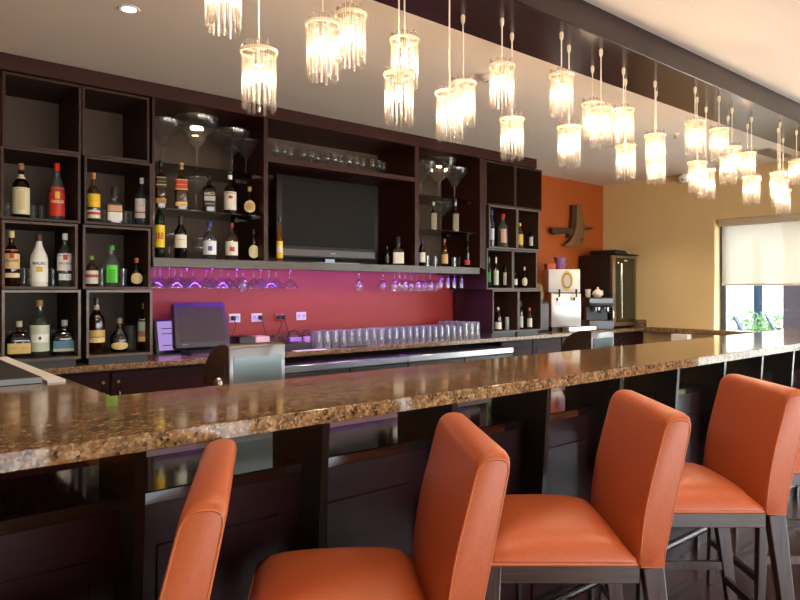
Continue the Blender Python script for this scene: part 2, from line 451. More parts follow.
# ------------------------------------------------------------------ hutch with shelves and the display cubes
YH = 4.65
hu = thing('bar_hutch', 'tall dark wood back bar hutch framing the television', 'shelving', (0, YH, .92))
def HB(x0, y0, z0, x1, y1, z1, name, mat=MAHOG, par=None, **k):
    return MB().box(x0, y0 - YH, z0 - .92, x1, y1 - YH, z1 - .92).build(name, mat, par or hu, **k)
DB = YB - .005
HB(.72, YH - .012, 2.745, 5.90, DB, ZC - .002, 'fascia', MAHOG, bevel=.004, seg=1)
for x0, x1, z0 in ((1.688, 1.704, 1.635), (2.552, 2.588, 1.635), (4.12, 4.168, 1.635), (5.0, 5.055, 1.635)):
    HB(x0, YH, z0, x1, DB, 2.745, 'side_panel', MAHOGV)
HB(5.058, YH + .01, 1.62, 5.098, DB, 2.745, 'end_panel', MAHOGV)
lsh = HB(1.685, YH - .02, 1.612, 4.975, DB, 1.635, 'long_shelf', SHELFW)
HB(1.685, YH - .021, 1.57, 4.975, YH + .015, 1.6355, 'front_lip', SHELFW, par=lsh, bevel=.003, seg=1)
HB(1.685, YH + .015, 1.57, 1.72, DB, 1.612, 'end_lip', SHELFW, par=lsh); HB(4.94, YH + .015, 1.57, 4.975, DB, 1.612, 'end_lip', SHELFW, par=lsh)
HB(1.704, 5.215, 1.635, 5.0, DB, 2.745, 'back_panel', CUBEB)
HB(2.588, YH + .005, 2.415, 4.12, 5.215, 2.455, 'rack_shelf', MAHOG)
for x0, x1 in ((1.704, 2.552), (4.168, 5.0)):
    for z in (2.305, 1.985):
        g = HB(x0 + .002, YH + .05, z, x1 - .002, 5.2, z + .009, 'glass_shelf', SHELFG)
        for xx in (x0, x1 - .03):
            for yy in (YH + .12, YH + .42): HB(xx, yy, z - .014, xx + .03, yy + .03, z, 'shelf_clip', CHROME, par=g)

def cube(x0, x1, z0, z1, label, dy=0., edge=None):
    y0, y1 = YH + dy, 5.19
    t = thing('display_cube', label, 'shelf', ((x0 + x1) / 2, y0, z0), 0, 'dark wood display cubes')
    w, h, T = (x1 - x0) / 2, z1 - z0, .016
    m = CUBEW
    MB().box(-w, 0, 0, -w + T, y1 - y0, h).build('side_panel', m, t); MB().box(w - T, 0, 0, w, y1 - y0, h).build('side_panel', m, t)
    MB().box(-w + T, 0, 0, w - T, y1 - y0, T).build('bottom_panel', m, t); MB().box(-w + T, 0, h - T, w - T, y1 - y0, h).build('top_panel', m, t)
    MB().box(-w + T, y1 - y0 - .015, T, w - T, y1 - y0, h - T).build('back_panel', CUBEB, t)
    if edge:
        MB().box(-w, -.006, 0, -w + T, 0, h).box(w - T, -.006, 0, w, 0, h).box(-w + T, -.006, 0, w - T, 0, T).box(-w + T, -.006, h - T, w - T, 0, h).build('front_edging', edge, t)
    return t
ZR = [(2.293, 2.742), (1.838, 2.287), (1.412, 1.832), (.965, 1.406)]
ZR = [(2.29, 2.742), (1.842, 2.284), (1.416, 1.836), (.966, 1.410)]
E1 = wood('cube_edge_brown', '#2c1b16', '#38241c', .5, .0, spec=.25)
E2 = wood('cube_edge_grey', '#544b42', '#62594f', .45, .1)
E3 = wood('cube_edge_pale', '#57514b', '#655e57', .5, .0, spec=.3)
XA = [((.784, 1.232), (1.238, 1.672)), ((.772, 1.222), (1.245, 1.684)), ((.779, 1.207), (1.238, 1.678)), ((.776, 1.222), (1.256, 1.684))]
nm = ['top', 'second', 'third', 'bottom']
for r in range(4):
    for c in range(2):
        lab = '%s of the %s row in the left stack of dark display cubes' % (['left cube', 'right cube'][c], nm[r])
        cube(*XA[r][c], *ZR[r], lab, [.02, 0, .01, -.005][r], [E1, E1, EDGEW, E2][r])
XB = [((5.10, 5.565), (5.569, 6.02)), ((5.13, 5.575), (5.579, 5.95)), ((5.102, 5.51), (5.514, 5.916)), ((5.18, 5.59), (5.594, 5.985))]
for r in range(4):
    for c in range(2):
        lab = '%s of the %s row in the right stack of dark display cubes' % (['left cube', 'right cube'][c], nm[r])
        cube(*XB[r][c], *ZR[r], lab, [.02, 0, .005, -.005][r], [E1, E2, E3, E3][r])
# low feet under the bottom cubes
for i, (x0, x1, w) in enumerate(((.80, 1.2, 'left stack, left'), (1.28, 1.66, 'left stack, right'), (5.2, 5.57, 'right stack, left'), (5.61, 5.96, 'right stack, right'))):
    tag(MB().box(-(x1 - x0) / 2, 0, 0, (x1 - x0) / 2, .4, .046).build('plinth', plain('#3f444b', .5)), 'low grey plinth under the bottom cube of the ' + w + ' side', 'plinth', loc=((x0 + x1) / 2, YH + .02, .92))

# television
p = onY(277, 175, 4.86); q = onY(379, 260, 4.86)
x0, x1 = 2.78, 3.86
tv = thing('television', 'large black flat screen television in the hutch', 'television', (3.32, 4.86, 1.635))
ww, z0, z1 = .535, .045, .735
MB().box(-ww, 0, z0, ww, .06, z1).build('casing', pbr('tv_casing', '#161313', .45, spec=.25), tv, bevel=.008)
MB().box(-ww + .055, -.004, z0 + .1, ww - .055, 0.001, z1 - .05).build('screen', pbr('tv_screen', '#161413', .5, spec=.1), tv)
MB().box(-ww + .05, -.006, z0 + .02, ww - .05, 0.0, z0 + .075).build('speaker_bar', pbr('tv_speaker', '#2d2422', .35), tv)
lettering('——', .026, plain('#b9b4ac'), tv, lambda x, y: (x + .02, -.0075, z0 + .048 + y), 'logo')
MB().box(-.05, .01, 0, .05, .05, z0).build('stand_neck', BLACKG, tv); MB().box(-.25, -.08, 0, .25, .14, .012).build('stand_foot', BLACKG, tv)

# ------------------------------------------------------------------ bottles
PROF = {
    'std': (2, 1, [(.95, 0), (1, .015), (1, .58), (.94, .63), (.6, .71), (.36, .76), (.33, .80), (.33, .94)], .88, .37),
    'slope': (2, 1, [(.95, 0), (1, .015), (1, .52), (.9, .60), (.62, .70), (.4, .79), (.33, .86), (.33, .92)], .87, .38),
    'square': (5, 1, [(.97, 0), (1, .015), (1, .60), (.92, .655), (.5, .70), (.36, .74), (.36, .9)], .86, .42),
    'wine': (2, 1, [(.95, 0), (1, .01), (1, .60), (.92, .67), (.56, .74), (.38, .80), (.36, .97)], .80, .39),
    'flask': (4, .5, [(.98, 0), (1, .02), (1, .46), (.96, .54), (.8, .63), (.5, .69), (.24, .73), (.22, .86)], .84, .27),
    'round': (2, .7, [(.6, 0), (.85, .03), (1, .17), (1.0, .36), (.88, .5), (.58, .61), (.3, .68), (.26, .86)], .84, .3),
    'cone': (2, 1, [(1, 0), (.98, .25), (.8, .5), (.62, .68), (.42, .84), (.34, .94)], .9, .42),
    'deca': (5, .9, [(.97, 0), (1, .02), (1, .5), (.92, .56), (.4, .60), (.3, .64), (.3, .76)], .70, .45),
    'can': (2, 1, [(.92, 0), (1, .03), (1, .95), (.9, 1)], 2, .5),
}
def bglass(tint): return glass('bottle_glass_' + tint.lstrip('#'), tint, 1.4, .4, trans=tint, tw=.14)
AMBER, BROWN, GREEN, CLR, DARK, BLUE, GOLD, FROST = '#b5652a', '#5e2c18', '#2d7a38', '#e4ece8', '#2b211c', '#c8d4ee', '#c98a3a', '#cfd2cd'
def bottle(u, vt, wpx, zs, kind, tint, cap, labs, label, Y=4.78, texts=(), opaque=False, group=None, sub=None):
    vm = HV - (zs - CAMZ) * 80
    x, y, z = onY(u, vt, Y)
    Z = dep(x, y); H = z - zs; rad = wpx * .47 * Z / FPX
    sq, dr, prof, cz, cr = PROF[kind]
    face = math.atan2(-y, -x * .75)                     # direction the label looks
    t = thing('bottle', label, 'bottle' if kind != 'can' else 'can', (x, y, zs), face + PI / 2, group or 'bottles on the back bar')
    if kind == 'can': t.name = 'can'
    P = [(r * rad, zz * H) for r, zz in prof]
    MB().lathe([(0, .001)] + P if False else P, 24 if sq == 2 else 32, sq=sq, dr=dr).build('glass_body', plain(tint, .3) if opaque else bglass(tint), t, smooth=50)
    if cap and cz < 1:
        MB().lathe([(cr * rad, cz * H), (cr * rad, .985 * H), (cr * rad * .9, H)], 16).build('cap', plain(cap, .35), t, smooth=40)
    def rad_at(zz):
        for (r0, a), (r1, b) in zip(prof, prof[1:]):
            if a <= zz <= b: return (r0 + (r1 - r0) * (zz - a) / max(b - a, 1e-6)) * rad
        return prof[-1][0] * rad
    spans = []
    for li, lb in enumerate(labs):
        z0, z1, c = lb[:3]; ang = R(lb[3]) if len(lb) > 3 else R(78)
        e = .0008 + .0006 * sum(1 for s in spans if s[0] < z1 and s[1] > z0); spans.append((z0, z1))
        steps = [z0 + (z1 - z0) * k / 4 for k in range(5)]
        zz = [(rad_at(s) + e, s * H) for s in steps]
        if sq != 2: zz = [(r * 1.0 + e * .3, s) for r, s in zz]
        if kind == 'round':                              # oval label
            lm = MB(); gr = []
            for k in range(13):
                tt = -1 + 2 * k / 12; sz = z0 + (z1 - z0) * (tt + 1) / 2; rr = rad_at(sz) + e
                aw = ang * max(1 - abs(tt) ** 2.6, .02) ** .5
                gr.append([lm.bm.verts.new((rr * math.cos(-PI / 2 + aw * (-1 + j / 6)), rr * math.sin(-PI / 2 + aw * (-1 + j / 6)) * (dr + e / rad * .6), sz * H)) for j in range(13)])
            for A, B in zip(gr, gr[1:]):
                for j in range(12): lm.bm.faces.new((A[j], A[j + 1], B[j + 1], B[j]))
            lo = lm.build('label', plain(c, .55), t, smooth=60)
        else:
            lo = MB().lathe(zz, 14, sq=sq, dr=dr if dr == 1 else dr + e / rad * .6, a0=-PI / 2 - ang, a1=-PI / 2 + ang).build('label', plain(c, .55), t, smooth=60)
        for tx in texts:
            if tx[0] == li:
                _, s, zc, size, tc = tx
                def fn(xx, yy, zc=zc, e=e):
                    rr = rad_at(zc) + e + .0012
                    a = -PI / 2 + xx / rr
                    ca, sa = math.cos(a), math.sin(a)
                    return (math.copysign(abs(ca) ** (2 / sq), ca) * rr, math.copysign(abs(sa) ** (2 / sq), sa) * (rr * dr + (e if dr < 1 else 0)), zc * H + yy)
                lettering(s, size * H, plain(tc, .5), lo, fn, maxw=rad * 1.75)
    return t
Z1, Z2, Z3, Z4 = (a[0] + .016 for a in ZR)
b = bottle
# left stack, second row
b(21, 163.5, 16.5, Z2, 'std', BROWN, '#9a6a3c', [(.08, .56, '#d8d0a8'), (.72, .8, '#d9cfae', 150), (.16, .5, '#c9b88a', 22)], 'amber rum bottle with a pale green label, left cube of the second row', texts=[(0, '— — —', .53, .05, '#7a2018')])
b(57, 163.5, 15.5, Z2, 'slope', CLR, '#d8281c', [(.08, .58, '#c8321c'), (.38, .5, '#e6b43a', 16)], 'clear bottle with red cap and red label, left cube of the second row', texts=[(0, 'CACIQUE', .33, .065, '#f4ead8')])
b(93.5, 173, 13, Z2, 'std', '#b6a070', '#c08a50', [(.32, .58, '#e3b820'), (.10, .26, '#d8d2c0'), (.17, .22, '#b83226')], 'bottle with yellow and white label at left of the right cube, second row', texts=[(0, '—— —', .45, .045, '#3a2a10')])
b(114.5, 187, 15, Z2, 'deca', CLR, '#3a3230', [(.1, .32, '#e4e2da', 60), (.34, .5, '#c89a78', 60)], 'short square decanter bottle in the right cube, second row')
b(142, 178, 14.5, Z2, 'std', BLUE, '#e8e8e6', [(.16, .56, '#dcdcd8'), (.26, .29, '#b04a3c')], 'white capped clear bottle at right of the right cube, second row', texts=[(0, '—— —', .42, .05, '#4a5068')])
# left stack, third row
b(11.5, 231, 15.5, Z3, 'std', '#8a4a20', '#d8c486', [(.32, .66, '#d8b880'), (.16, .24, '#e2c896'), (.5, .6, '#b8362c', 16)], 'gold rum bottle with cream label at left of the left cube, third row', texts=[(0, 'BACARDI', .46, .055, '#5a2a18')])
b(39, 234.5, 17, Z3, 'slope', '#e6e6dc', '#4a2c1c', [(.1, .52, '#ecece4'), (.28, .38, '#d2b23c', 20)], 'opaque white bottle with brown cap in the left cube, third row', opaque=True, texts=[(0, 'MALIBU', .44, .075, '#3a3f30')])
b(65, 233.5, 15.5, Z3, 'std', '#cfe0d8', '#eceae4', [(.3, .62, '#e4e2dc'), (.12, .24, '#dfe6e0', 50), (.5, .6, '#b8362c', 16)], 'clear rum bottle with white cap at right of the left cube, third row', texts=[(0, 'BACARDI', .43, .055, '#4a4a4a')])
b(91.5, 256, 13, Z3, 'std', '#b89a70', '#5a8a3a', [(.1, .52, '#cfc8bc'), (.3, .4, '#a84838')], 'short bottle with green cap at left of the right cube, third row')
b(111.5, 245.5, 16.5, Z3, 'std', CLR, '#3f9a48', [(.1, .52, '#5fd23c', 40), (.1, .42, '#38b428', 20)], 'clear bottle with a bright green label in the right cube, third row')
b(136.5, 258, 14.5, Z3, 'round', '#3a2a1c', '#c8662c', [(.1, .48, '#d8c090', 50)], 'dark round bottle with orange stopper in the right cube, third row')
# left stack, bottom row
b(19, 321, 23, Z4, 'flask', BROWN, '#b8a88a', [(.12, .4, '#d6bc74', 60)], 'flat dark flask with gold label at left of the left cube, bottom row', texts=[(0, '—— ——', .28, .07, '#5a3a18')])
b(39.5, 300, 19, Z4, 'std', '#bcd0c4', '#9a7c48', [(.1, .56, '#c3cdb8'), (.26, .4, '#eceeee', 60)], 'tall clear bottle with pale label in the left cube, bottom row', texts=[(1, '♦', .33, .07, '#3a4450')])
b(64.5, 320, 23, Z4, 'flask', DARK, '#a8b4b0', [(.14, .42, '#5a8ca4', 60), (.12, .2, '#c0c4b8', 60)], 'flat dark flask with blue label at right of the left cube, bottom row')
b(96.5, 297.5, 16.5, Z4, 'std', '#7c3c20', '#2a2624', [(.3, .42, '#c8a868', 80), (.2, .29, '#e0c88c'), (.78, .86, '#c8b48c', 100)], 'tall dark rum bottle with gold sash label in the right cube, bottom row')
b(119.5, 318, 18.5, Z4, 'round', DARK, '#8a7c68', [(.08, .3, '#dcc486', 62)], 'dark round flask with cream label, middle of the right cube, bottom row')
b(144.5, 303, 13.5, Z4, 'std', '#5a4434', '#c89c40', [(.42, .66, '#a8c0b0'), (.3, .42, '#a87868'), (.2, .3, '#d8c080')], 'bottle with gold cap and pictured label at right of the right cube, bottom row')
# left bay of the hutch, upper glass shelf (1.994)
GS = 1.994
b(160.5, 160, 11, GS, 'square', '#8a4a24', '#1c1a18', [(.42, .66, '#1c1814', 70), (.1, .2, '#a87c30', 70), (.47, .49, '#c8a050', 72), (.62, .64, '#c8a050', 72)], 'square whisky bottle with black label at left of the hutch glass shelf', texts=[(0, '—— —', .55, .055, '#c8a050')])
b(181, 163, 13, GS, 'square', '#a85a24', '#c8a860', [(.42, .64, '#b8321e', 70), (.08, .16, '#e0b060', 50), (.42, .44, '#d8b868', 72), (.62, .64, '#d8b868', 72)], 'square whisky bottle with red label on the hutch glass shelf', texts=[(0, '—— —', .53, .05, '#f0e0b0')])
b(209, 175, 13, GS, 'square', '#3a2418', '#161412', [(.14, .56, '#26221e', 72), (.3, .42, '#b8b4a8', 40)], 'square bottle with black label and black cap on the hutch glass shelf', texts=[(0, 'JACK', .48, .085, '#d8d4c8'), (0, '——', .22, .06, '#d8d4c8')])
b(230, 175, 13, GS, 'std', '#7a3c20', '#e8e4dc', [(.1, .56, '#e4ded2', 80), (.38, .46, '#b03428', 18)], 'bourbon bottle with white label and white cap on the hutch glass shelf', texts=[(0, 'Jim Beam', .52, .06, '#2a2624')])
b(249.5, 187, 14, GS, 'round', '#5a2c18', '#c8a878', [(.1, .52, '#d8c088', 55), (.18, .44, '#b89a5c', 30)], 'brown bottle with tall cream label at right of the hutch glass shelf')
# left bay, long shelf (1.635)
LS = 1.635
b(159.5, 197, 10.5, LS, 'wine', '#2f7a34', '#c02c28', [(.18, .54, '#e8c81c', 85)], 'green whisky bottle with yellow label and red cap on the long shelf', texts=[(0, 'J&B', .36, .15, '#b8241c')])
b(180.5, 216, 12.5, LS, 'wine', '#2a1a14', '#241a18', [(.26, .56, '#dcdac8', 80)], 'dark wine bottle with cream label on the long shelf', texts=[(0, '———', .45, .06, '#4a4038')])
b(209.5, 222, 14.5, LS, 'std', '#c8ccd6', '#2c3c9a', [(.14, .5, '#dfe0ea', 70), (.24, .36, '#4c5a9a', 18)], 'clear bottle with blue cap on the long shelf')
b(231.5, 223, 13.5, LS, 'std', '#c8b09c', '#8a2430', [(.14, .5, '#e2dcd0', 70), (.24, .36, '#b04038', 22)], 'clear bottle with dark red cap and white label on the long shelf')
b(253.5, 229, 12.5, LS, 'round', '#241812', '#2a2622', [(.1, .5, '#dcd0a0', 56)], 'dark bottle with oval cream label at right end of the left bay')
b(279.5, 217, 7.5, LS, 'cone', '#d8a020', '#3a302a', [(.08, .46, '#e0b428', 80), (.2, .36, '#d8d4c8', 40)], 'tall yellow liqueur bottle in front of the television', Y=4.70)
b(387, 246, 4.5, LS, 'std', DARK, '#3a3430', [(.2, .5, '#4a443c', 60)], 'tiny dark bottle right of the television', Y=4.80)
b(398, 237, 12, LS, 'deca', '#d8d8cc', '#2c2826', [(.08, .46, '#e0ddd0', 62)], 'square clear bottle with white label right of the television', Y=4.78)
b(422, 238, 7, LS, 'wine', DARK, '#2a2422', [(.16, .5, '#dcd8c8', 80)], 'dark bottle with white label at left of the right bay', Y=4.82)
b(444.5, 239, 7.5, LS, 'std', '#c88a30', '#8a6a3c', [(.14, .46, '#c8a468', 70)], 'amber bottle in the middle of the right bay', Y=4.82)
b(467.5, 234, 6.5, LS, 'wine', '#1c1a14', '#1c1a18', [(.1, .24, '#c8484c', 85)], 'tall dark wine bottle with red base label in the right bay', Y=4.82)
b(433.5, 202, 6.5, GS, 'square', '#6a6450', '#c8c2b0', [(.06, .6, '#8c8672', 80)], 'frosted square bottle at left on the right bay glass shelf', Y=4.8)
b(455.5, 202, 6.5, GS, 'square', '#6a6450', '#c8c2b0', [(.06, .6, '#8c8672', 80)], 'frosted square bottle at right on the right bay glass shelf', Y=4.8)
# right stack
b(492, 210, 5.5, Z2, 'std', BLUE, '#3450a0', [(.2, .5, '#c8cce0', 50)], 'clear bottle with blue cap at left in the right stack, second row', Y=4.75)
b(503, 214, 11, Z2, 'std', CLR, '#c83028', [(.15, .55, '#c89888', 30)], 'big clear bottle with red cap in the right stack, second row', Y=4.75)
b(520, 223, 6.5, Z2, 'std', '#d8c070', '#d8c43a', [(.16, .56, '#d8b43c', 80)], 'bottle with yellow cap and label in the right stack, second row', Y=4.72)
b(532, 224, 7, Z2, 'std', '#1c6a30', '#e4e2dc', [(.16, .5, '#dfe0d8', 70)], 'green bottle with white cap in the right stack, second row', Y=4.75)
b(489, 257, 5, Z3, 'wine', '#1f8a30', '#2a7a34', [(.2, .5, '#2c8a3a', 40)], 'bright green bottle at left in the right stack, third row', Y=4.78)
b(496, 257, 5.5, Z3, 'wine', '#2a7a3a', '#d4d0c4', [(.1, .56, '#c0cabb', 70)], 'green bottle with pale label in the right stack, third row', Y=4.74)
b(505.5, 257, 5.5, Z3, 'wine', '#1f4a28', '#c8342c', [(.1, .5, '#c4cabc', 60)], 'dark green bottle with red cap in the right stack, third row', Y=4.75)
b(515.5, 273, 4, Z3, 'std', DARK, '#3a3632', [(.2, .6, '#d8d4c8', 80)], 'small bottle at left of the right cube, right stack, third row', Y=4.72)
b(524.5, 267, 6.5, Z3, 'round', '#3c4430', '#d0c8b8', [(.1, .5, '#d4cca8', 60)], 'squat bottle with cream label in the right stack, third row', Y=4.74)
b(498, 307, 7.5, Z4, 'std', '#7a2420', '#d8c4bc', [(.06, .36, '#dcd6ca', 80)], 'dark red bottle with white label in the right stack, bottom row', Y=4.74)
b(507, 317, 4.5, Z4, 'can', '#a4b0b4', None, [], 'silver can beside the dark red bottle, right stack, bottom row', Y=4.75, opaque=True)
b(520.5, 301, 5.5, Z4, 'wine', '#4c5850', '#2c2c2c', [(.06, .46, '#b4bcb4', 80)], 'tall grey bottle at left of the bottom right cube', Y=4.74)
b(529.5, 308, 5.5, Z4, 'slope', '#d8c8b8', '#d87c34', [(.08, .5, '#e0dad0', 70)], 'pale bottle with orange cap in the bottom right cube', Y=4.74)

# ------------------------------------------------------------------ drinking glasses
GSHAPE = {   # bowl profile, stem profile, foot profile   (unit height 1)
    'wine': ([(.02, .45), (.12, .5), (.19, .62), (.2, .75), (.165, 1.0)], [(.022, .03), (.018, .25), (.025, .46)], [(.19, 0), (.18, .012), (.03, .03)]),
    'martini': ([(.02, .5), (.15, .62), (.36, .84), (.42, .98)], [(.022, .03), (.02, .3), (.03, .51)], [(.26, 0), (.25, .012), (.03, .03)]),
    'margarita': ([(.03, .45), (.10, .48), (.15, .58), (.17, .68), (.30, .76), (.38, .86), (.40, 1.0)], [(.035, .03), (.028, .25), (.04, .46)], [(.24, 0), (.23, .015), (.04, .035)]),
    'coupe': ([(.03, .42), (.16, .55), (.36, .78), (.44, 1.0)], [(.035, .03), (.028, .25), (.04, .43)], [(.24, 0), (.23, .015), (.04, .035)]),
    'flute': ([(.02, .32), (.1, .42), (.13, .6), (.12, 1.0)], [(.022, .03), (.018, .2), (.025, .33)], [(.17, 0), (.16, .012), (.03, .03)]),
    'snifter': ([(.03, .22), (.25, .3), (.36, .48), (.34, .68), (.24, 1.0)], [(.04, .03), (.035, .22)], [(.24, 0), (.23, .015), (.04, .03)]),
    'highball': ([(.001, .012), (.2, .014), (.2, .0), (.215, 0), (.24, 1.0), (.23, 1.0), (.205, .05)], None, None),
    'tumbler': ([(.001, .02), (.34, .02), (.34, 0), (.36, 0), (.4, 1.0), (.385, 1.0), (.345, .07)], None, None)}
GM = {}
def gmesh(kind, part, h, mat, flip):
    k = (kind, part, round(h, 3), flip, mat.name)
    if k in GM: return GM[k]
    pr = GSHAPE[kind][{'bowl': 0, 'stem': 1, 'foot': 2}[part]]
    if part == 'bowl' and GSHAPE[kind][1]: pr = pr + [(pr[-1][0] - .022, 1.0), (pr[-1][0] - .024, .96)]
    P = [(r * h, (1 - z if flip else z) * h) for r, z in pr]
    o = MB().lathe(P, 18, caps=(part != 'bowl')).build(part, mat, None, smooth=50)
    me = o.data; bpy.data.objects.remove(o); GM[k] = me
    return me
def gls(kind, loc, h, label, group, name, flip=False, mat=None):
    mat = mat or (GLASSC if GSHAPE[kind][1] else GLASSW)
    if GSHAPE[kind][1] is None:
        o = bpy.data.objects.new(name, gmesh(kind, 'bowl', h, mat, flip)); COL.objects.link(o)
        tag(o, label, 'glass', group, loc=loc)
        return o
    t = thing(name, label, 'glass', loc, 0, group)
    for pt in ('bowl', 'stem', 'foot'):
        o = bpy.data.objects.new(pt, gmesh(kind, pt, h, mat, flip)); COL.objects.link(o); o.parent = t
    return t
# big cocktail glasses on the top glass shelves
TS = 2.314
for u, vt, kind, k, lab in ((163, 121, 'margarita', 1, 'wide margarita glass at the left end of the top glass shelf'), (197, 118, 'margarita', 1, 'tall wide margarita glass under the warm spot, left bay top shelf'),
                            (232, 131, 'margarita', .95, 'wide margarita glass at right on the left bay top shelf'), (246, 141, 'martini', .7, 'small stemmed glass right of the margarita glasses'),
                            (421, 163, 'coupe', 1, 'big stemmed glass at left on the right bay top shelf'), (439, 160, 'coupe', 1, 'big stemmed glass in the middle of the right bay top shelf'),
                            (454.5, 169, 'margarita', .95, 'big stemmed glass at right on the right bay top shelf')):
    x, y, z = onY(u, vt, 4.86)
    h = min(max(z - TS, .17), .40)
    gls(kind, (x, 4.86, TS), h, lab, 'cocktail glasses on the top glass shelves', 'cocktail_glass')
for u, vt, kind, zs, Y, lab, nmx in ((196, 178, 'martini', GS, 4.85, 'martini glass between whisky bottles on the glass shelf', 'martini_glass'), (169, 234, 'martini', LS, 4.86, 'small martini glass between the green and the wine bottles', 'martini_glass'),
                                (200, 238, 'snifter', LS, 4.84, 'brandy snifter left of the blue capped bottle', 'brandy_snifter'), (441, 203, 'martini', GS, 4.95, 'martini glass behind the frosted bottles', 'martini_glass')):
    x, y, z = onY(u, vt, Y)
    gls(kind, (x, Y, zs), max(z - zs, .1), lab, None, nmx)
# row of wine glasses above the television
for i in range(17):
    gls('wine', (2.69 + i * .082 + (.03 if i > 4 else 0) + (.02 if i > 12 else 0), 5.0 + (.04 if i % 3 == 1 else 0), 2.455), .19, 'upright wine glass in the rack over the television, %s from the left' % ORD[i], 'wine glasses above the television', 'wine_glass')
# stemware hanging under the long shelf
RAILM = CHROME
rk = thing('glass_rack', 'row of metal rails holding stemware under the long shelf', 'rack', (3.3, 4.98, 1.612))
hang = []
for u, k in ((155, 'm'), (160, 'm'), (170, 'm'), (175, 'm'), (181, 'm'), (187, 'm'), (193, 'm'), (206, 'm'), (212, 'm'), (221, 'm'), (228, 'm'), (237, 'm'), (243, 'w'), (254, 'm'), (261, 'm'), (269, 'm'), (276, 'm'), (290, 'm'),
             (359, 'w'), (383, 'w'), (394, 'w'), (400, 'w'), (405, 'w'), (411, 'w'), (418, 'w'), (424, 'w'), (430, 'w'), (436, 'w'), (441, 'f'), (445, 'f'), (450, 'f'), (456, 'f')):
    hang.append((u, k))
prev = {}
for i, (u, k) in enumerate(hang):
    Y = (4.80, 4.95, 5.10)[i % 3] if k == 'm' else (4.84, 5.02)[i % 2] if k == 'w' else 4.82
    x = onY(u, 280, Y)[0]
    while any(abs(x - q) < (.125 if k == 'm' else .088) for q in prev.get(round(Y, 2), [])): x += .02
    prev.setdefault(round(Y, 2), []).append(x)
    if x > 4.95: x = 4.93 - (i % 3) * .001
    h = {'m': .175, 'w': .20, 'f': .17}[k]
    kk = {'m': 'martini', 'w': 'wine', 'f': 'flute'}[k]
    gls(kk, (x, Y, 1.600 - h), h, 'upside-down %s glass hanging under the long shelf, %s from left' % ({'m': 'cone', 'w': 'wine', 'f': 'flute'}[k], ORD[i] if i < len(ORD) else 'last'), 'glasses hanging under the long shelf', {'m': 'martini_glass', 'w': 'wine_glass', 'f': 'champagne_flute'}[k], flip=True)
    for s in (-.016, .016):
        pass
for Yr in (4.80, 4.84, 4.95, 5.02, 5.10):
    for s in (-.014, .014):
        MB().box(-1.58, Yr - 4.98 + s - .002, -.013, 1.62, Yr - 4.98 + s + .002, 0).build('rail', STEELD, rk)
# tumblers inside the cubes and bays
n = 0
for us, zs, Y, h, kind, where in (((7, 33, 42, 50), Z2, 4.98, .115, 'highball', 'behind the bottles of the left cube, second row'), ((104, 126, 131, 135), Z2, 4.96, .12, 'highball', 'behind the bottles of the right cube, second row'),
                            ((24, 29, 53), Z3, 4.96, .12, 'highball', 'behind the bottles of the left cube, third row'), ((101, 123), Z3, 4.92, .13, 'highball', 'behind the bottles of the right cube, third row'),
                            ((10, 28, 53), Z4, 4.97, .16, 'highball', 'behind the flasks in the left cube, bottom row'), ((134, 131), Z4, 4.96, .17, 'highball', 'behind the round flask, bottom row'),
                            ((427, 435, 454, 460), LS, 4.95, .115, 'highball', 'between the bottles of the right bay')):
    for j, u in enumerate(sorted(us)):
        x = onY(u, 250, Y)[0]
        gls(kind, (x, Y, zs), h, 'clear drinking glass ' + where + ', %s from the left' % ORD[j], 'glasses standing in the shelves', 'tumbler')
# rows of upturned glasses on the back counter
for r, Y in enumerate((4.66, 4.75)):
    for i in range(9):
        gls('highball', (3.06 + i * .082 + r * .02, Y, .92), .15, 'upturned highball glass in the %s row of the left counter block, %s from left' % (['front', 'rear'][r], ORD[i]), 'upturned glasses on the back counter', 'highball_glass', flip=True)
for r, Y in enumerate((4.73, 4.82, 4.91, 5.0, 5.09)):
    for i in range(15):
        x = 3.87 + i * .083
        tall = i > 11
        gls('highball', (x, Y, .92), .165 if tall else .13 + .005 * (r % 2), 'upturned %sglass in row %s of the right counter block, %s from left' % ('tall ' if tall else '', ['one', 'two', 'three', 'four', 'five'][r], ORD[i]), 'upturned glasses on the back counter', 'highball_glass', flip=True)

# ------------------------------------------------------------------ purple led strip under the long shelf
led = thing('led_strip', 'purple led strip behind the front lip of the long shelf', 'light', (3.33, 4.70, 1.597))
MB().box(-1.59, -.010, .006, 1.59, .010, .015).build('channel', STEELD, led)
MB().prism([(-.008, .006), (.004, -.004), (.009, .006)], 0, -1.58, 1.58).build('diffuser', emis('purple_led', '#9c40ff', 80), led)

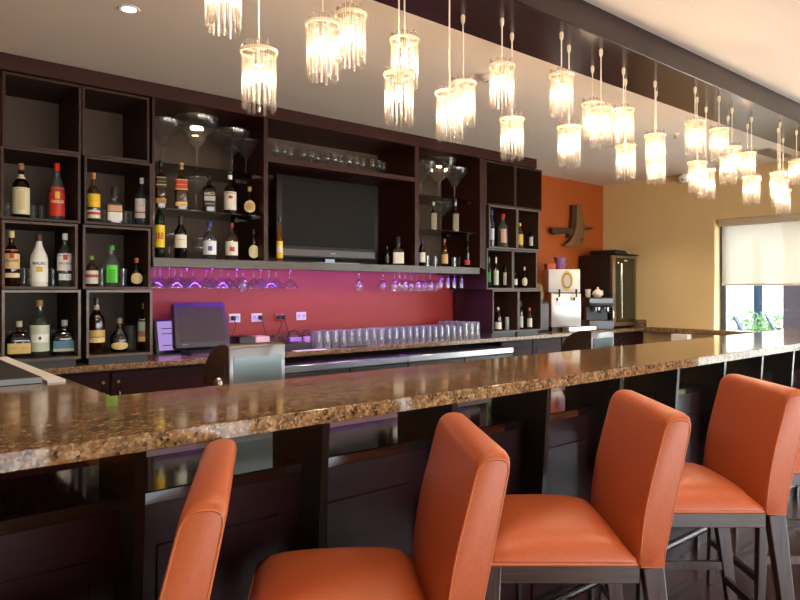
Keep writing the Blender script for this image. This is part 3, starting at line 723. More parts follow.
# ------------------------------------------------------------------ back counter
ct = thing('countertop', 'brown granite back counter under the hutch', 'countertop', (4.0, 4.58, .88))
MB().box(-5.6, 0, 0, XR - 4.0 - .001, YB - .013 - 4.58, .04).build('slab', GRAN2, ct, bevel=.004, seg=1)
MB().box(-5.6, .635, .04, 1.05, .655, .14).box(2.0, .64, .04, XR - 4.0 - .025, .667, .14).box(XR - 4.0 - .024, .02, .04, XR - 4.0 - .002, .667, .14).build('upstand', GRAN2, ct)
def cabinet(x0, x1, label, doors, y=4.63):
    t = thing('base_cabinet', label, 'cabinet', ((x0 + x1) / 2, y, 0), 0, 'dark base cabinets under the back counter')
    w = (x1 - x0) / 2
    MB().box(-w, .02, .1, w, .58, .878).build('carcass', BARW, t)
    MB().box(-w, .06, 0, w, .56, .1).build('plinth', BLACK, t)
    n = len(doors); dw = 2 * w / n
    for i, kind in enumerate(doors):
        a, c = -w + i * dw + .006, -w + (i + 1) * dw - .006
        d = MB().box(a, 0, .12, c, .02, .865).build('door', wood('cabinet_door_wood', '#230c10', '#321519', .45, .0, axis=2, spec=.15), t, bevel=.003, seg=1)
        MB().box(a + .06, -.006, .2, c - .06, .0, .79).build('raised_panel', MC['cabinet_door_wood'], d, bevel=.004, seg=1)
        if kind:
            xk = a + .04 if kind == 'l' else c - .04
            MB().lathe([(.008, 0), (.012, .006), (.011, .012)], 12).build('lock', BRASS, d).matrix_local = Matrix.Translation((xk, -.001, .80)) @ Matrix.Rotation(PI / 2, 4, 'X')
            MB().tube([(xk, -.003, .755), (xk, -.028, .745), (xk + .006, -.03, .70), (xk, -.003, .69)], .006).build('handle', CHROME, d, smooth=40)
    return t
cabinet(.66, 1.40, 'dark wood base cabinet left of the till, behind the bar corner', ['r'])
cabinet(1.405, 2.08, 'dark wood base cabinet with brass lock below the till', ['l'])
cabinet(2.085, 2.58, 'narrow dark wood base cabinet with ring lock beside the steel hood', ['l'])
cabinet(5.30, 6.85, 'row of dark panelled doors under the right cubes and beer taps', [None, None, 'r'])
cabinet(6.855, 8.10, 'dark base cabinet under the wine fridge and coffee machine', [None, 'l'])
# low bottle cooler with a steel edge
for i, (x0, x1, lab) in enumerate(((2.60, 3.85, 'steel topped bottle cooler under the counter, left of two'), (3.855, 5.27, 'steel topped bottle cooler under the counter, right of two'))):
    t = thing('bottle_cooler', lab, 'cooler', ((x0 + x1) / 2, 4.44, 0), 0, 'bottle coolers under the back counter')
    w = (x1 - x0) / 2
    MB().box(-w, .02, .08, w, .7, .775).build('body', BLACK, t)
    MB().box(-w, 0, .775, w, .7, .83).build('steel_top', STEEL, t, bevel=.004, seg=1)
    for s in (-1, 1):
        d = MB().box(min(s * .01, s * (w - .01)), .0, .12, max(s * .01, s * (w - .01)), .02, .765).build('door', DGREY, t, bevel=.003, seg=1)
        MB().tube([(s * .12, -.0, .72), (s * .12, -.03, .71), (s * .12, -.0, .69)], .012).build('handle', CHROME, d, smooth=40)
    MB().box(-w + .03, .03, 0, w - .03, .66, .08).build('plinth', BLACK, t)

# ------------------------------------------------------------------ till corner
t = thing('pos_terminal', 'dark grey touch-screen till on the back counter', 'till', (2.15, 4.90, .92), R(-4))
MB().prism([(-.13, 0), (.11, 0), (.11, .02), (.05, .035), (-.05, .035), (-.13, .012)], 0, -.12, .12).build('base', DGREY, t, bevel=.003, seg=1)
MB().hexa([(-.05, .0, .03), (.05, .0, .03), (.05, .05, .03), (-.05, .05, .03), (-.04, .05, .2), (.04, .05, .2), (.04, .08, .2), (-.04, .08, .2)]).build('neck', DGREY, t)
M4 = Matrix.Translation((0, -.06, .055)) @ Matrix.Rotation(R(-16), 4, 'X')
mon = MB().prism([(-.205, 0), (.205, 0), (.215, .02), (.20, .345), (.19, .355), (-.19, .355), (-.20, .345), (-.215, .02)], 1, 0, .07).build('monitor', pbr('till_casing', '#2b272c', .4), t, bevel=.006)
mon.matrix_local = M4
MB().box(-.175, -.004, .045, .175, .001, .315).build('screen', pbr('till_screen', '#3a352f', .35, spec=.25), mon)
lettering('——', .02, plain('#c8c4c0'), mon, lambda x, y: (x - .14, -.0075, .026 + y), 'logo')
t = thing('menu_display', 'purple screened menu frame behind the till', 'display', (1.99, 5.10, .92), R(8))
pm = MB().box(-.11, 0, 0, .11, .02, .27).build('frame', DGREY, t, bevel=.004); pm.rotation_euler = (R(-10), 0, 0)
sc = MB().box(-.09, -.004, .025, .09, .0, .25).build('screen', emis('lilac_screen', '#b79ade', .55), pm)
for k, zz in enumerate((.19, .15, .06)): MB().box(-.06, -.0055, zz, .04, -.004, zz + .006).build('menu_line', plain('#7a5aa0'), sc)
t = thing('receipt_printer', 'black receipt printer with a beige paper roll cover', 'printer', (2.62, 5.0, .92), R(-3))
MB().box(-.14, -.1, 0, .0, .1, .115).build('body', BLACK, t, bevel=.012)
MB().box(.0, -.1, 0, .13, .1, .11).build('cover', plain('#d8c2a4', .5), t, bevel=.012)
MB().box(-.125, -.104, .04, -.02, -.1, .08).build('paper_slot', DGREY, t)
def outlet(u, v, label, kind):
    x, y, z = onY(u, v, YB - .013)
    t = thing('wall_outlet', label, 'outlet', (x, YB - .0125, z), 0, 'wall outlets on the red wall')
    MB().box(-.052, -.008, -.037, .052, 0, .037).build('plate', plain('#b0302a', .4) if kind == 'red' else WHITE, t, bevel=.004)
    for xx in (-.024, .024):
        s = MB().box(xx - .015, -.011, -.02, xx + .015, -.008, .02).build('socket', plain('#cfcdd2', .4), t)
        MB().box(xx - .008, -.0125, .0, xx - .005, -.011, .012).box(xx + .005, -.0125, .0, xx + .008, -.011, .012).build('slot', BLACK, s)
    return x, z
o1 = outlet(234.5, 318, 'white wall outlet with a black plug just right of the till', 'w')
o2 = outlet(256.5, 317.5, 'white double wall outlet, second from the till', 'w')
o3 = outlet(279.5, 317, 'red wall outlet full of black plugs', 'red')
o4 = outlet(301, 316, 'white wall outlet nearest the upturned glasses', 'w')
for (x, z), dx, lab in ((o1, -.024, 'black plug in the outlet right of the till'), (o3, -.024, 'black plug at left in the red outlet'), (o3, .024, 'black plug at right in the red outlet'), (o2, .024, 'black plug in the second white outlet')):
    t = thing('power_plug', lab, 'plug', (x + dx, YB - .0255, z), 0, 'plugs on the red wall')
    MB().box(-.016, -.035, -.018, .016, 0, .018).build('plug_body', BLACK, t, bevel=.006)
    MB().tube([(0, -.03, -.012), (.012, -.045, -.06), (-.03 if dx < 0 else .035, -.05, -.15), (-.02 if dx < 0 else .02, -.08, .92 - z + .008), (-.12, -.14, .92 - z + .006)], .004, 6).build('cable', BLACK, t, smooth=50)
# small things left of the glasses
for i, (u, lab) in enumerate(((294, 'lilac sugar caddy with a dark wire handle, left one'), (308, 'white sugar caddy with a dark wire handle, right one'))):
    x = onY(u, 335, 4.95)[0]
    t = thing('sugar_caddy', lab, 'caddy', (x, 4.95, .92), 0, 'wire handled caddies')
    MB().box(-.055, -.04, 0, .055, .04, .085).build('holder', plain('#b6a2cf' if i == 0 else '#d9d2dc', .4), t, bevel=.006)
    MB().tube([(-.06, 0, .03), (-.058, 0, .1), (-.035, 0, .135), (0, 0, .145), (.035, 0, .135), (.058, 0, .1), (.06, 0, .03)], .006, 8).build('handle', BLACK, t, smooth=50)
x = onY(287, 343, 4.78)[0]
t = thing('cash_drawer', 'low black box on the counter below the outlets', 'box', (x - .02, 4.83, .92))
MB().box(-.2, -.14, 0, .2, .14, .055).build('body', BLACK, t, bevel=.004); MB().box(-.19, -.143, .01, .19, -.14, .045).build('drawer_front', DGREY, t)
x = onY(325, 341, 4.87)[0]
t = thing('small_tub', 'beige tub on the counter left of the upturned glasses', 'tub', (x - .06, 4.9, .92))
MB().lathe([(.045, 0), (.052, .07)], 18).build('tub', plain('#d8c498', .5), t, smooth=40); MB().lathe([(.055, .07), (.055, .08)], 18).build('lid', plain('#c8b080', .5), t)
tag(MB().box(-.15, -.03, 0, .15, .03, .006).build('paper_sheet', WHITE), 'white slip of paper at the counter edge by the glasses', 'paper', loc=(onY(345, 347, 4.615)[0] - .35, 4.615, .92))
t = thing('check_holder', 'black bill holder lying before the upturned glasses', 'holder', (onY(352, 345, 4.6)[0] + .05, 4.6, .92), 0)
MB().box(-.11, -.015, 0, .11, .02, .012).build('cover', BLACK, t, bevel=.003)

# ------------------------------------------------------------------ steel hoods behind the bar
def hood(u, Y, z0, label, ztop):
    x = onY(u, 345, Y)[0]
    t = thing('steel_hood', label, 'dispenser', (x, Y, z0), 0, 'steel hoods on the underbar station')
    h = ztop - z0
    prof = [(0, 0), (0, h - .012), (.012, h), (.05, h)] + [(.05 + .19 * math.sin(a), h - .17 + .17 * math.cos(a)) for a in [R(k) for k in (15, 30, 45, 60, 75, 90)]] + [(.24, 0)]
    MB().prism(prof, 0, -.125, .125)  .build('shell', pbr('hood_steel', '#75706f', .3, 1), t, bevel=.004, seg=1)
    MB().box(-.105, -.004, .03, .105, .001, h - .05).build('front_panel', pbr('satin_steel', '#646c6a', .36, 1), t)
    MB().lathe([(.03, 0), (.03, .008), (.022, .02), (0.001, .022)], 18).build('knob', CHROME, t, smooth=50).matrix_local = Matrix.Translation((-.125, .075, h - .16)) @ Matrix.Rotation(-PI / 2, 4, 'Y')
    MB().prism([(.03, h - .08), (.03, h - .26), (.15, h - .26), (.15, h - .16), (.11, h - .1)], 0, -.1275, -.125).build('side_plate', STEELD, t)
    return t
hood(258, 2.40, .86, 'curved steel hood behind the bar below the till', 1.197)
hood(603, 2.42, .86, 'curved steel hood behind the bar before the coffee machine', 1.155)
t = thing('underbar_station', 'steel drainboard station behind the bar ledge', 'workstation', (3.4, 2.2, 0))
MB().box(-2.7, -.3, .78, 2.7, .48, .86).build('steel_top', STEEL, t, bevel=.004, seg=1)
m = MB()
for k in range(60): m.box(-2.6 + k * .03, -.28, .86, -2.588 + k * .03, -.1, .866)
m.build('drain_grille', STEELD, t)
MB().box(-2.65, -.26, .1, 2.65, .44, .78).build('body', STEELD, t)
for x in (-2.5, -.9, .9, 2.5):
    for y in (-.2, .38): MB().tube([(x, y, 0), (x, y, .1)], .02).build('leg', STEELD, t)

# ------------------------------------------------------------------ the bar
bt = thing('granite_countertop', 'long polished brown granite bar top', 'countertop', (0, 0, 1.06))
MB().prism([(-.35, 1.462), (7.4, 1.462), (7.4, 2.04), (.622, 2.04), (.622, 4.5), (-.35, 4.5)], 2, 0, .04).build('slab', GRAN, bt, bevel=.002, seg=1)
br = thing('bar_counter', 'dark panelled bar front with brackets under the granite', 'bar', (0, 1.70, 0))
SL = .03
XF = [.03, .55, 1.07, 1.585, 2.095, 2.6, 3.1, 3.6, 4.08, 4.55, 5.03, 5.5, 6.0, 6.5, 7.0]
MB().box(-.3, 0, .865, 7.2, .36, .90).build('ledge', LEDGEW, br, bevel=.003, seg=1)
for a, c in zip([-.3] + XF, XF + [7.2]):
    P = MB().hexa([(a + .012, .05, .0), (c - .012, .05, .0), (c - .012, .16, .0), (a + .012, .16, .0), (a + .012, .004, .865), (c - .012, .004, .865), (c - .012, .16, .865), (a + .012, .16, .865)]).build('panel', BARW, br)
    if c - a > .3:
        MB().hexa([(a + .08, .034, .14), (c - .08, .034, .14), (c - .08, .06, .14), (a + .08, .06, .14), (a + .08, .004, .76), (c - .08, .004, .76), (c - .08, .05, .76), (a + .08, .05, .76)]).build('raised_panel', BARW, P, bevel=.004, seg=1)
for x in XF:
    MB().prism([(-.115, 1.06), (.172, 1.06), (.172, .9), (.005, .9), (.05, 0), (.03, 0), (.03, .24), (-.06, .32), (-.085, .6)], 0, x - .012, x + .012).build('bracket', FINW, br)
MB().box(-.3, .12, .0, 7.2, .158, .86).build('rear_board', BARW, br)
fr = thing('foot_rail', 'metal foot rail along the base of the bar', 'rail', (3.4, 1.672, 0))
MB().tube([(-3.4, 0, .14), (3.6, 0, .14)], .019, 12).build('rail_tube', pbr('rail_metal', '#4a4648', .25, 1), fr, smooth=50)
for x in (-3.2, -1.8, -.35, 1.05, 2.5): MB().tube([(x, .07, .10), (x, .03, .11), (x, 0, .135)], .012).build('bracket', STEELD, fr, smooth=50)
# dark slab and white strip lying on the bar return
t = thing('serving_tray', 'black rectangular tray on the bar return at far left', 'tray', (.22, 2.47, 1.10))
MB().box(-.32, 0, 0, .31, .95, .022).build('tray_body', pbr('tray_black', '#171514', .6, spec=.3), t, bevel=.003, seg=1)
MB().box(-.32, -.004, .002, .31, 0, .020).build('rim', plain('#6c7074', .35), t)
t = tag(MB().box(-.028, 0, 0, .028, 1.0, .008).build('napkin_strip', pbr('white_linen', '#c9c7c6', .6)), 'white folded strip beside the black tray on the bar return', 'napkin', loc=(.572, 2.46, 1.10))

# ------------------------------------------------------------------ bar stools
def rounded(poly, idx, r, n=5):
    out = []
    m = len(poly)
    for i, p in enumerate(poly):
        if i in idx:
            a, c = Vector(poly[i - 1]), Vector(poly[(i + 1) % m]); p = Vector(p)
            rr = idx[i]
            p0 = p + (a - p).normalized() * rr; p1 = p + (c - p).normalized() * rr
            for k in range(n + 1):
                s = k / n; out.append(tuple((1 - s) ** 2 * p0 + 2 * s * (1 - s) * p + s * s * p1))
        else: out.append(p)
    return out
def stool(label):
    t = thing('bar_stool', label, 'bar stool', (0, 0, 0), 0, 'orange leather bar stools at the bar')
    W = .235; YBK = -.17; YFR = .25
    # seat cushion: crowned pad
    m = MB(); n = 12
    g = []
    for i in range(n + 1):
        row = []
        for j in range(n + 1):
            a = -1 + 2 * i / n; c = -1 + 2 * j / n
            e = (1 - abs(a) ** 5) * (1 - abs(c) ** 5)
            x = a * W * (1 - .012 * (1 - e)); y = (YBK + YFR) / 2 + c * (YFR - YBK) / 2
            row.append(m.bm.verts.new((x, y, .668 + .054 * e ** .5 + .020 * (1 - a * a) * (1 - c * c))))
        g.append(row)
    for i in range(n):
        for j in range(n): m.bm.faces.new((g[i][j], g[i + 1][j], g[i + 1][j + 1], g[i][j + 1]))
    per = [g[i][0] for i in range(n + 1)] + [g[n][j] for j in range(1, n + 1)] + [g[i][n] for i in range(n - 1, -1, -1)] + [g[0][j] for j in range(n - 1, 0, -1)]
    low = [m.bm.verts.new((v.co.x * 1.0, v.co.y, .652)) for v in per]
    L = len(per)
    for k in range(L): m.bm.faces.new((per[k], per[(k + 1) % L], low[(k + 1) % L], low[k]))
    m.bm.faces.new(low)
    seat = m.build('seat', LEATHER, t, smooth=70)
    q = .003
    MB().tube([(-W - q, YBK, .656), (-W - q, YFR + q, .656), (W + q, YFR + q, .656), (W + q, YBK, .656)], .0045, 6).build('piping', PIPING, seat, smooth=50)
    # backrest: leaning padded slab with rounded top
    lean = .081
    HB_ = 1.070
    pf = [(YBK, .648), (YBK - .072, .648), (YBK - .094, .76), (YBK - .076 - lean, HB_), (YBK - lean - .002, HB_), (YBK - .008, .78)]
    pf = rounded(pf, {2: .10, 3: .034, 4: .036, 5: .11}, None, 6)
    m = MB()
    xs = [-W - .004, -W - .001, -W + .008, -W + .03, 0, W - .03, W - .008, W + .001, W + .004]
    cy = sum(p[0] for p in pf) / len(pf); cz = sum(p[1] for p in pf) / len(pf)
    rings = []
    for x in xs:
        k = .90 if abs(x) > W + .002 else .95 if abs(x) > W else .985 if abs(x) > W - .02 else 1.0
        rings.append([m.bm.verts.new((x, cy + (p[0] - cy) * k, cz + (p[1] - cz) * (1 if p[1] < .66 else k))) for p in pf])
    for A, B in zip(rings, rings[1:]):
        for k in range(len(pf)):
            m.bm.faces.new((A[k], A[(k + 1) % len(pf)], B[(k + 1) % len(pf)], B[k]))
    m.bm.faces.new(rings[0][::-1]); m.bm.faces.new(rings[-1])
    back = m.build('backrest', LEATHER, t, smooth=38)
    for s in (-1, 1):
        xx = s * (W + .003)
        MB().tube([(xx, cy + (p[0] - cy) * .90, cz + (p[1] - cz) * (1 if p[1] < .66 else .90)) for p in pf], .0024, 6, closed=True).build('piping', PIPING, back, smooth=60)
    # frame rails
    for s in (-1, 1):
        xx = s * (W - .02)
        MB().box(xx - .017, YBK - .01, .60, xx + .017, YFR - .015, .651).build('seat_rail', LEGR, t, bevel=.003, seg=1)
        MB().bar((xx, YFR - .025, .651), (xx, YFR - .005, 0), .042, .045, .030, .030, side=(1, 0, 0)).build('leg', LEGW, t, bevel=.003, seg=1)
        MB().bar((xx, YBK - .046, .647), (xx, YBK - .13, 0), .040, .058, .030, .034, side=(1, 0, 0)).build('leg', LEGW, t, bevel=.003, seg=1)
        MB().bar((xx, YFR - .013, .29), (xx, YBK - .077, .29), .02, .035, side=(1, 0, 0)).build('stretcher', LEGW, t, bevel=.002, seg=1)
    MB().box(-W + .03, YFR - .045, .60, W - .03, YFR - .012, .651).box(-W + .03, YBK - .04, .60, W - .03, YBK - .01, .648).build('seat_rail', LEGR, t, bevel=.003, seg=1)
    MB().bar((-W + .02, YFR - .011, .2), (W - .02, YFR - .011, .2), .03, .02, side=(0, 0, 1)).build('stretcher', LEGW, t, bevel=.002, seg=1)
    MB().bar((-W + .02, YBK - .085, .235), (W - .02, YBK - .085, .235), .03, .02, side=(0, 0, 1)).build('stretcher', LEGW, t, bevel=.002, seg=1)
    return t
ST_ = [(.322, 1.378, 61.5, 'orange leather bar stool at far left, only its backrest edge showing'),
       (.958, 1.303, 56.6, 'orange leather bar stool second from the left, cropped by the bottom edge'),
       (1.709, 1.272, 49.7, 'orange leather bar stool in the middle, third from the left'),
       (2.436, 1.225, 49.7, 'orange leather bar stool fourth from the left with legs in view'),
       (3.262, 1.165, 49.7, 'orange leather bar stool at the right edge of the photo')]
s0 = stool(ST_[2][3])
for i, (x, y, a, lab) in enumerate(ST_):
    o = s0 if i == 2 else dup(s0, (x, y, 0), lab)
    o.location = (x, y, 0); o.rotation_euler = (0, 0, R(a))

# ------------------------------------------------------------------ right end of the back counter
RZ = R(-38)
x, y = view((571 - 400) / FPX * 8.1, 8.1)
t = thing('beer_dispenser', 'white and steel beer dispenser with two taps on the counter', 'dispenser', (x - .11, y + .06, .92), RZ)
MB().box(-.165, -.16, .05, .19, .16, .45).build('steel_body', pbr('white_steel', '#dcdcda', .3, .6), t, bevel=.006)
MB().box(-.20, -.165, .46, .18, .17, .735).build('top_housing', pbr('white_housing', '#e2e0da', .4), t, bevel=.01)
MB().box(-.15, -.15, 0, .17, .15, .05).build('plinth', BLACK, t); MB().box(-.15, -.15, .45, .17, .15, .46).build('gasket', BLACK, t)
em = MB().lathe([(.001, 0), (.075, 0), (.075, .003), (.001, .003)], 28).build('emblem', plain('#d8b860', .5), t); em.matrix_local = Matrix.Translation((.02, -.166, .60)) @ Matrix.Rotation(PI / 2, 4, 'X') @ Matrix.Diagonal((.95, 1.6, 1, 1))
e2 = MB().lathe([(.001, .003), (.045, .003), (.045, .005), (.001, .005)], 24).build('emblem_center', plain('#c9b9a0', .5), em)
e3 = MB().lathe([(.046, .003), (.058, .003), (.058, .006), (.046, .006)], 24, caps=False).build('emblem_ring', plain('#8a6a4c', .5), em)
for xx in (-.06, .14):
    tp = MB().lathe([(.02, 0), (.02, .012), (.011, .016), (.011, .07), (.014, .075), (.014, .09)], 14).build('tap', CHROME, t, smooth=40)
    tp.matrix_local = Matrix.Translation((xx - .03, -.16, .385)) @ Matrix.Rotation(PI / 2, 4, 'X')
    MB().tube([(xx - .03, -.235, .385), (xx - .03, -.25, .36), (xx - .03, -.25, .30)], .009).build('spout', CHROME, t, smooth=40)
    MB().tube([(xx - .03, -.235, .39), (xx - .03, -.24, .5)], [.008, .013]).build('tap_handle', BLACK, t, smooth=40)
xt, yt = onZ(578, 333, .92)[:2]
t2 = thing('drip_tray', 'low steel drip tray in front of the beer dispenser', 'tray', (6.74, 4.665, .92), R(-8))
MB().box(-.24, -.06, 0, .22, .05, .06).build('tray_body', pbr('bright_steel', '#dedede', .35, .7), t2, bevel=.006)
m = MB()
for k in range(8): m.box(-.22 + k * .055, -.05, .06, -.205 + k * .055, .04, .064)
m.build('grille', STEELD, t2)
# tubs and box on top of the dispenser
bx, by = x - .11, y + .06; zt = .92 + .735
def loc2(lx, ly): return bx + lx * math.cos(RZ) - ly * math.sin(RZ), by + lx * math.sin(RZ) + ly * math.cos(RZ)
for k, (zz, lab, c) in enumerate(((0, 'lower purple tub on top of the beer dispenser', '#7c4c78'), (.075, 'upper purple tub stacked on the beer dispenser', '#8a5a88'))):
    a = loc2(-.02, 0)
    tt = thing('plastic_tub', lab, 'tub', (a[0], a[1], zt + zz), 0, 'purple tubs on the beer dispenser')
    MB().lathe([(.055, 0), (.072, .064)], 20).build('tub', plain(c, .4), tt, smooth=40); MB().lathe([(.078, .062), (.078, .073), (.07, .075)], 20).build('lid', plain('#6c4a86', .4), tt, smooth=40)
a = loc2(-.14, 0)
tt = thing('snack_box', 'small red and orange box on the beer dispenser', 'box', (a[0], a[1], zt), RZ)
MB().box(-.05, -.08, 0, .03, .08, .07).build('carton', plain('#a8441f', .5), tt); MB().box(.03, -.08, 0, .048, .08, .07).build('end_flap', plain('#e0562a', .5), tt)
# black cabinet with patterned sack
t = thing('small_fridge', 'narrow black chest between the right cubes and the beer dispenser', 'chest', (6.25, 4.96, .92))
MB().box(-.1, -.14, 0, .1, .2, .36).build('body', BLACK, t, bevel=.006); MB().box(-.09, -.145, .03, .09, -.14, .33).build('door', DGREY, t)
t = thing('coffee_sack', 'brown patterned sack standing on the black chest', 'sack', (6.26, 4.93, 1.28))
MB().lathe([(.07, 0), (.085, .05), (.085, .12), (.07, .18), (.05, .2)], 16, sq=3, dr=.8).build('sack', pbr('patterned_sack', '#3c2a1c', .8, noise='#a08050', scale=30), t, smooth=50)
MB().lathe([(.05, .2), (.03, .215), (.05, .24)], 14).build('tied_neck', plain('#5a4028', .8), t, smooth=50)
# coffee machine
x, y = view((601 - 400) / FPX * 8.22, 8.22)
t = thing('espresso_machine', 'black and steel espresso machine beside the wine fridge', 'coffee machine', (x - .01, y + .04, .92), R(-38))
MB().box(-.15, -.14, 0.02, .15, .14, .12).build('base', STEELD, t, bevel=.006)
MB().box(-.13, .03, .12, .13, .14, .30).build('rear_body', BLACK, t)
MB().box(-.15, -.13, .28, .15, .14, .40).build('head', pbr('machine_black', '#1a1a1b', .3), t, bevel=.008)
MB().box(-.145, -.136, .335, .145, -.13, .385).build('control_panel', STEELD, t)
MB().box(-.05, -.145, .02, .145, -.14, .11).build('drip_tray', STEELD, t)
for xx in (-.03, .08):
    MB().lathe([(.032, .23), (.035, .28)], 14, c=(xx, -.08, 0)).build('group_head', CHROME, t, smooth=40)
    MB().tube([(xx, -.08, .235), (xx, -.2, .215)], [.012, .009]).build('portafilter', BLACK, t, smooth=40)
MB().tube([(.13, -.13, .3), (.14, -.16, .24), (.135, -.17, .15)], .005).build('steam_wand', CHROME, t, smooth=40)
for xx in (-.13, .13):
    for yy in (-.12, .12): MB().lathe([(.014, 0), (.014, .02)], 10, c=(xx, yy, 0)).build('foot', BLACK, t)
a = R(-38)
def loc3(lx, ly): return x - .01 + lx * math.cos(a) - ly * math.sin(a), y + .04 + lx * math.sin(a) + ly * math.cos(a)
q = loc3(-.0, 0)
t = thing('teapot', 'small white teapot on top of the espresso machine', 'teapot', (q[0], q[1], 1.32))
MB().lathe([(.04, 0), (.065, .03), (.065, .06), (.035, .09)], 18).build('pot', plain('#d8cfc0', .3), t, smooth=50); MB().lathe([(.035, .09), (.02, .1), (.012, .11), (.016, .125), (.001, .13)], 14).build('lid', plain('#d8cfc0', .3), t, smooth=50)
MB().tube([(.06, 0, .05), (.1, 0, .075), (.11, 0, .08)], [.012, .008, .007]).build('spout', plain('#d8cfc0', .3), t, smooth=50)
q = loc3(-.115, .02)
t = thing('cup_stack', 'stacked pale cups at the left on the espresso machine', 'cups', (q[0], q[1], 1.32))
MB().lathe([(.025, 0), (.038, .05), (.034, .05)], 16).build('lower_cup', plain('#d6cab8', .35), t, smooth=40); MB().lathe([(.026, .05), (.039, .1)], 16).build('upper_cup', plain('#d6cab8', .35), t, smooth=40)
# wine fridge
t = thing('wine_fridge', 'tall black wine fridge with glass door and steel handle', 'fridge', (7.80, 4.72, .92))
MB().box(-.28, .03, .015, .28, .50, .94).build('body', pbr('fridge_black', '#151213', .35), t, bevel=.006)
d = MB().box(-.28, 0, .03, -.205, .03, .93).box(.24, 0, .03, .28, .03, .93).box(-.205, 0, .03, .24, .03, .075).box(-.205, 0, .9, .24, .03, .93).build('door_frame', pbr('door_steel', '#a8a296', .3, 1), t)
MB().box(-.205, .006, .075, .24, .02, .9).build('door_glass', pbr('dark_green_glass', '#16211c', .08, coat=.6), t)
MB().tube([(-.15, 0, .12), (-.15, -.045, .13), (-.15, -.045, .83), (-.15, 0, .84)], .015, 10).build('handle', pbr('handle_steel', '#cfc9ba', .25, 1), d, smooth=50)
MB().box(.0, .003, .86, .07, .006, .88).build('display', plain('#b8c8c0'), t)
for xx in (-.24, .24):
    for yy in (.08, .44): MB().box(xx - .02, yy - .02, 0, xx + .02, yy + .02, .015).build('foot', BLACK, t)
t = thing('folded_mat', 'flat black folded mat lying on the wine fridge', 'mat', (7.80, 4.72, 1.861))
MB().prism([(-.24, 0), (.32, 0), (.32, .012), (.05, .018), (-.02, .055), (-.24, .06)], 1, -.02, .36).build('mat', BLACK, t, bevel=.003, seg=1)
# granite shelf along the cream wall
tag(MB().box(-.1, -2.4, 0, 0, .35, .06).build('wall_ledge', GRAN2, bevel=.004, seg=1), 'granite ledge running along the cream wall', 'ledge', loc=(XR, 4.2, .87))
t = thing('paper_box', 'small white box on the low ledge by the cream wall', 'box', (XR - .16, 4.05, 0))
MB().box(-.05, -.1, .0, .05, .1, .86).build('box_body', WHITE, t); MB().box(-.052, -.102, .78, .052, .102, .865).build('lid', plain('#e8e4dc'), t)
# ------------------------------------------------------------------ wall sculpture
t = thing('wall_sculpture', 'carved wooden plough-like sculpture on the orange wall', 'sculpture', onY(575, 228, YB - .06)[:1] + (YB - .06, CAMZ + .45))
cx, cz = onY(575, 228, YB - .06)[0], CAMZ + .45
def wp(u, v):
    a = onY(573.5 + (u - 575) * .88, v, YB - .06); return a[0] - cx, a[2] - cz
wd = wood('driftwood', '#6a4a2c', '#84643c', .6, 0, axis=2, scale=4); wd2 = wood('dark_driftwood', '#3a2416', '#4a301e', .6, 0, axis=0, scale=4)
MB().prism([wp(*q) for q in ((582, 205), (583.5, 215), (585.5, 224), (586, 233), (584.5, 241), (582, 245.5), (574, 246.5), (566, 246.5), (564, 245), (570, 241), (574, 234), (576.5, 226), (577.5, 215), (577, 205))], 1, -.03, .015).build('blade', wd, t, bevel=.006)
MB().prism([wp(*q) for q in ((574.5, 205), (577.5, 205), (578, 215), (577, 228), (573, 236), (569, 238), (573, 228), (574.5, 216))], 1, 0, .058).build('post', wd2, t, bevel=.005)
MB().prism([wp(*q) for q in ((549, 227.5), (570, 228), (575, 227.5), (575, 234), (565, 233.5), (553, 234.5), (550, 233))], 1, -.02, .03).build('handle', wd2, t, bevel=.006)
MB().prism([wp(*q) for q in ((586, 228), (595.5, 227), (596, 229.5), (586, 230.5))], 1, -.015, .02).build('peg', wd2, t, bevel=.004)
MB().tube([(wp(582, 240)[0], -.034, wp(582, 240)[1]), (wp(582, 240)[0], -.028, wp(582, 240)[1])], .02).build('knot', wd2, t)

# ------------------------------------------------------------------ light
w = bpy.data.worlds.new('world'); S.world = w; w.use_nodes = True
nt = w.node_tree; bg = nt.nodes['Background']; bg.inputs[1].default_value = 8.5
tc = nt.nodes.new('ShaderNodeTexCoord'); sx = nt.nodes.new('ShaderNodeSeparateXYZ'); rp = nt.nodes.new('ShaderNodeValToRGB')
nt.links.new(tc.outputs['Generated'], sx.inputs[0])
ma = nt.nodes.new('ShaderNodeMath'); ma.operation = 'MULTIPLY_ADD'; ma.inputs[1].default_value = .5; ma.inputs[2].default_value = .5
nt.links.new(sx.outputs['Z'], ma.inputs[0]); nt.links.new(ma.outputs[0], rp.inputs[0]); nt.links.new(rp.outputs[0], bg.inputs[0])
rp.color_ramp.elements[0].position = .47; rp.color_ramp.elements[0].color = (.7, .69, .67, 1)     # stand-in glow for sunlit paving below the horizon, shaped to light the ceiling
rp.color_ramp.elements[1].position = .52; rp.color_ramp.elements[1].color = (.86, .93, 1.0, 1)        # hazy sky
def lamp(kind, name, loc, rot, energy, color=(1, 1, 1), **k):
    d = bpy.data.lights.new(name, kind); d.energy = energy; d.color = color
    for a_, v_ in k.items(): setattr(d, a_, v_)
    o = bpy.data.objects.new(name, d); COL.objects.link(o); o.location = loc; o.rotation_euler = rot
    return o
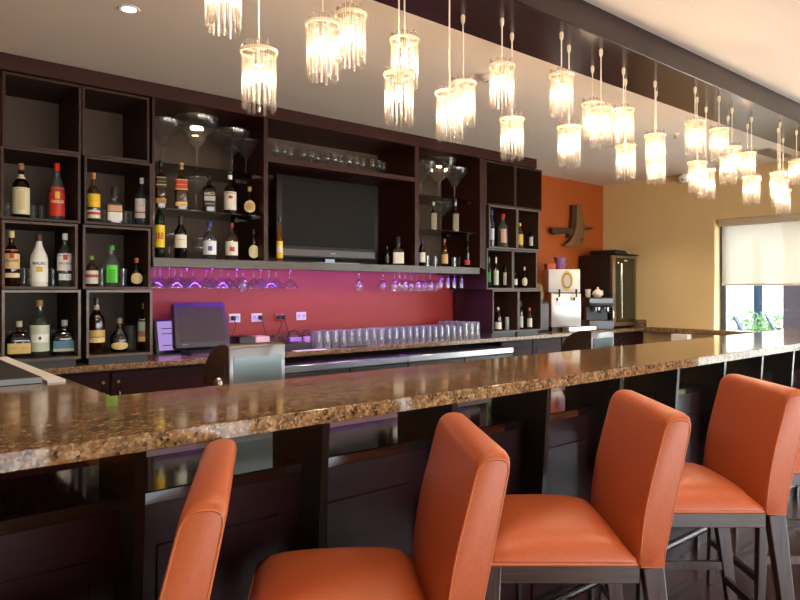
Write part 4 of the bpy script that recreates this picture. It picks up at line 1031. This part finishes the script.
sun = lamp('SUN', 'sun', (0, 0, 10), (0, 0, 0), 4.0, (1, .95, .88), angle=R(1))
sun.rotation_euler = Vector((-.35, .45, -.82)).to_track_quat('-Z', 'Y').to_euler()
def area(name, loc, rot, sx, sy, energy, color, portal=False):
    o = lamp('AREA', name, loc, rot, energy, color, shape='RECTANGLE', size=sx, size_y=sy)
    if portal: o.data.cycles.is_portal = True
    return o
area('window_daylight', (XR + .3, (W0 + W1) / 2, (WZ0 + WZ1) / 2), (0, PI / 2, 0), WZ1 - WZ0, W0 - W1, 1, (1, 1, 1), True)
area('added_front_window_portal', (3.15, YF - .3, 1.03), (PI / 2, 0, 0), 8.3, 1.85, 1, (1, 1, 1), True)  # portal of the added front window, guides its fill daylight
# recessed downlights of dining side and bar; cream wall pair added as fill
WARM = (1, .80, .58)
for x, y, e in ((.9, .9, 32), (2.4, .6, 32), (4.2, .6, 34), (6.0, .6, 40), (1.0, 3.4, 45), (2.6, 3.6, 45), (4.4, 3.6, 45), (6.4, 3.6, 45), (7.2, 2.7, 60), (7.1, 4.1, 40), (3.5, -1.5, 60), (.5, -1.5, 60)):  # the two spots nearest the cream wall are added to brighten that end
    lamp('SPOT', 'downlight', (x, y, ZC - .03), (0, 0, 0), e, WARM, spot_size=R(110), spot_blend=.8, shadow_soft_size=.06)
# small cabinet spots inside the hutch bays
for u, z in ((197, 2.735), (439, 2.735)):
    x = onY(u, 110, 4.95)[0]
    lamp('SPOT', 'cabinet_spot', (x, 4.95, z), (0, 0, 0), 2.2, (1, .62, .3), spot_size=R(100), spot_blend=.6, shadow_soft_size=.008)

S.view_settings.view_transform = 'Standard'
S.view_settings.look = 'None'
S.view_settings.exposure = .68
S.view_settings.gamma = 1
S.view_settings.use_curve_mapping = False
c = S.cycles
c.use_denoising = True
try: c.denoiser = 'OPENIMAGEDENOISE'
except Exception: pass
c.max_bounces = 8; c.diffuse_bounces = 4; c.glossy_bounces = 4; c.transmission_bounces = 6; c.transparent_max_bounces = 40
c.caustics_reflective = False; c.caustics_refractive = False
c.sample_clamp_indirect = 6
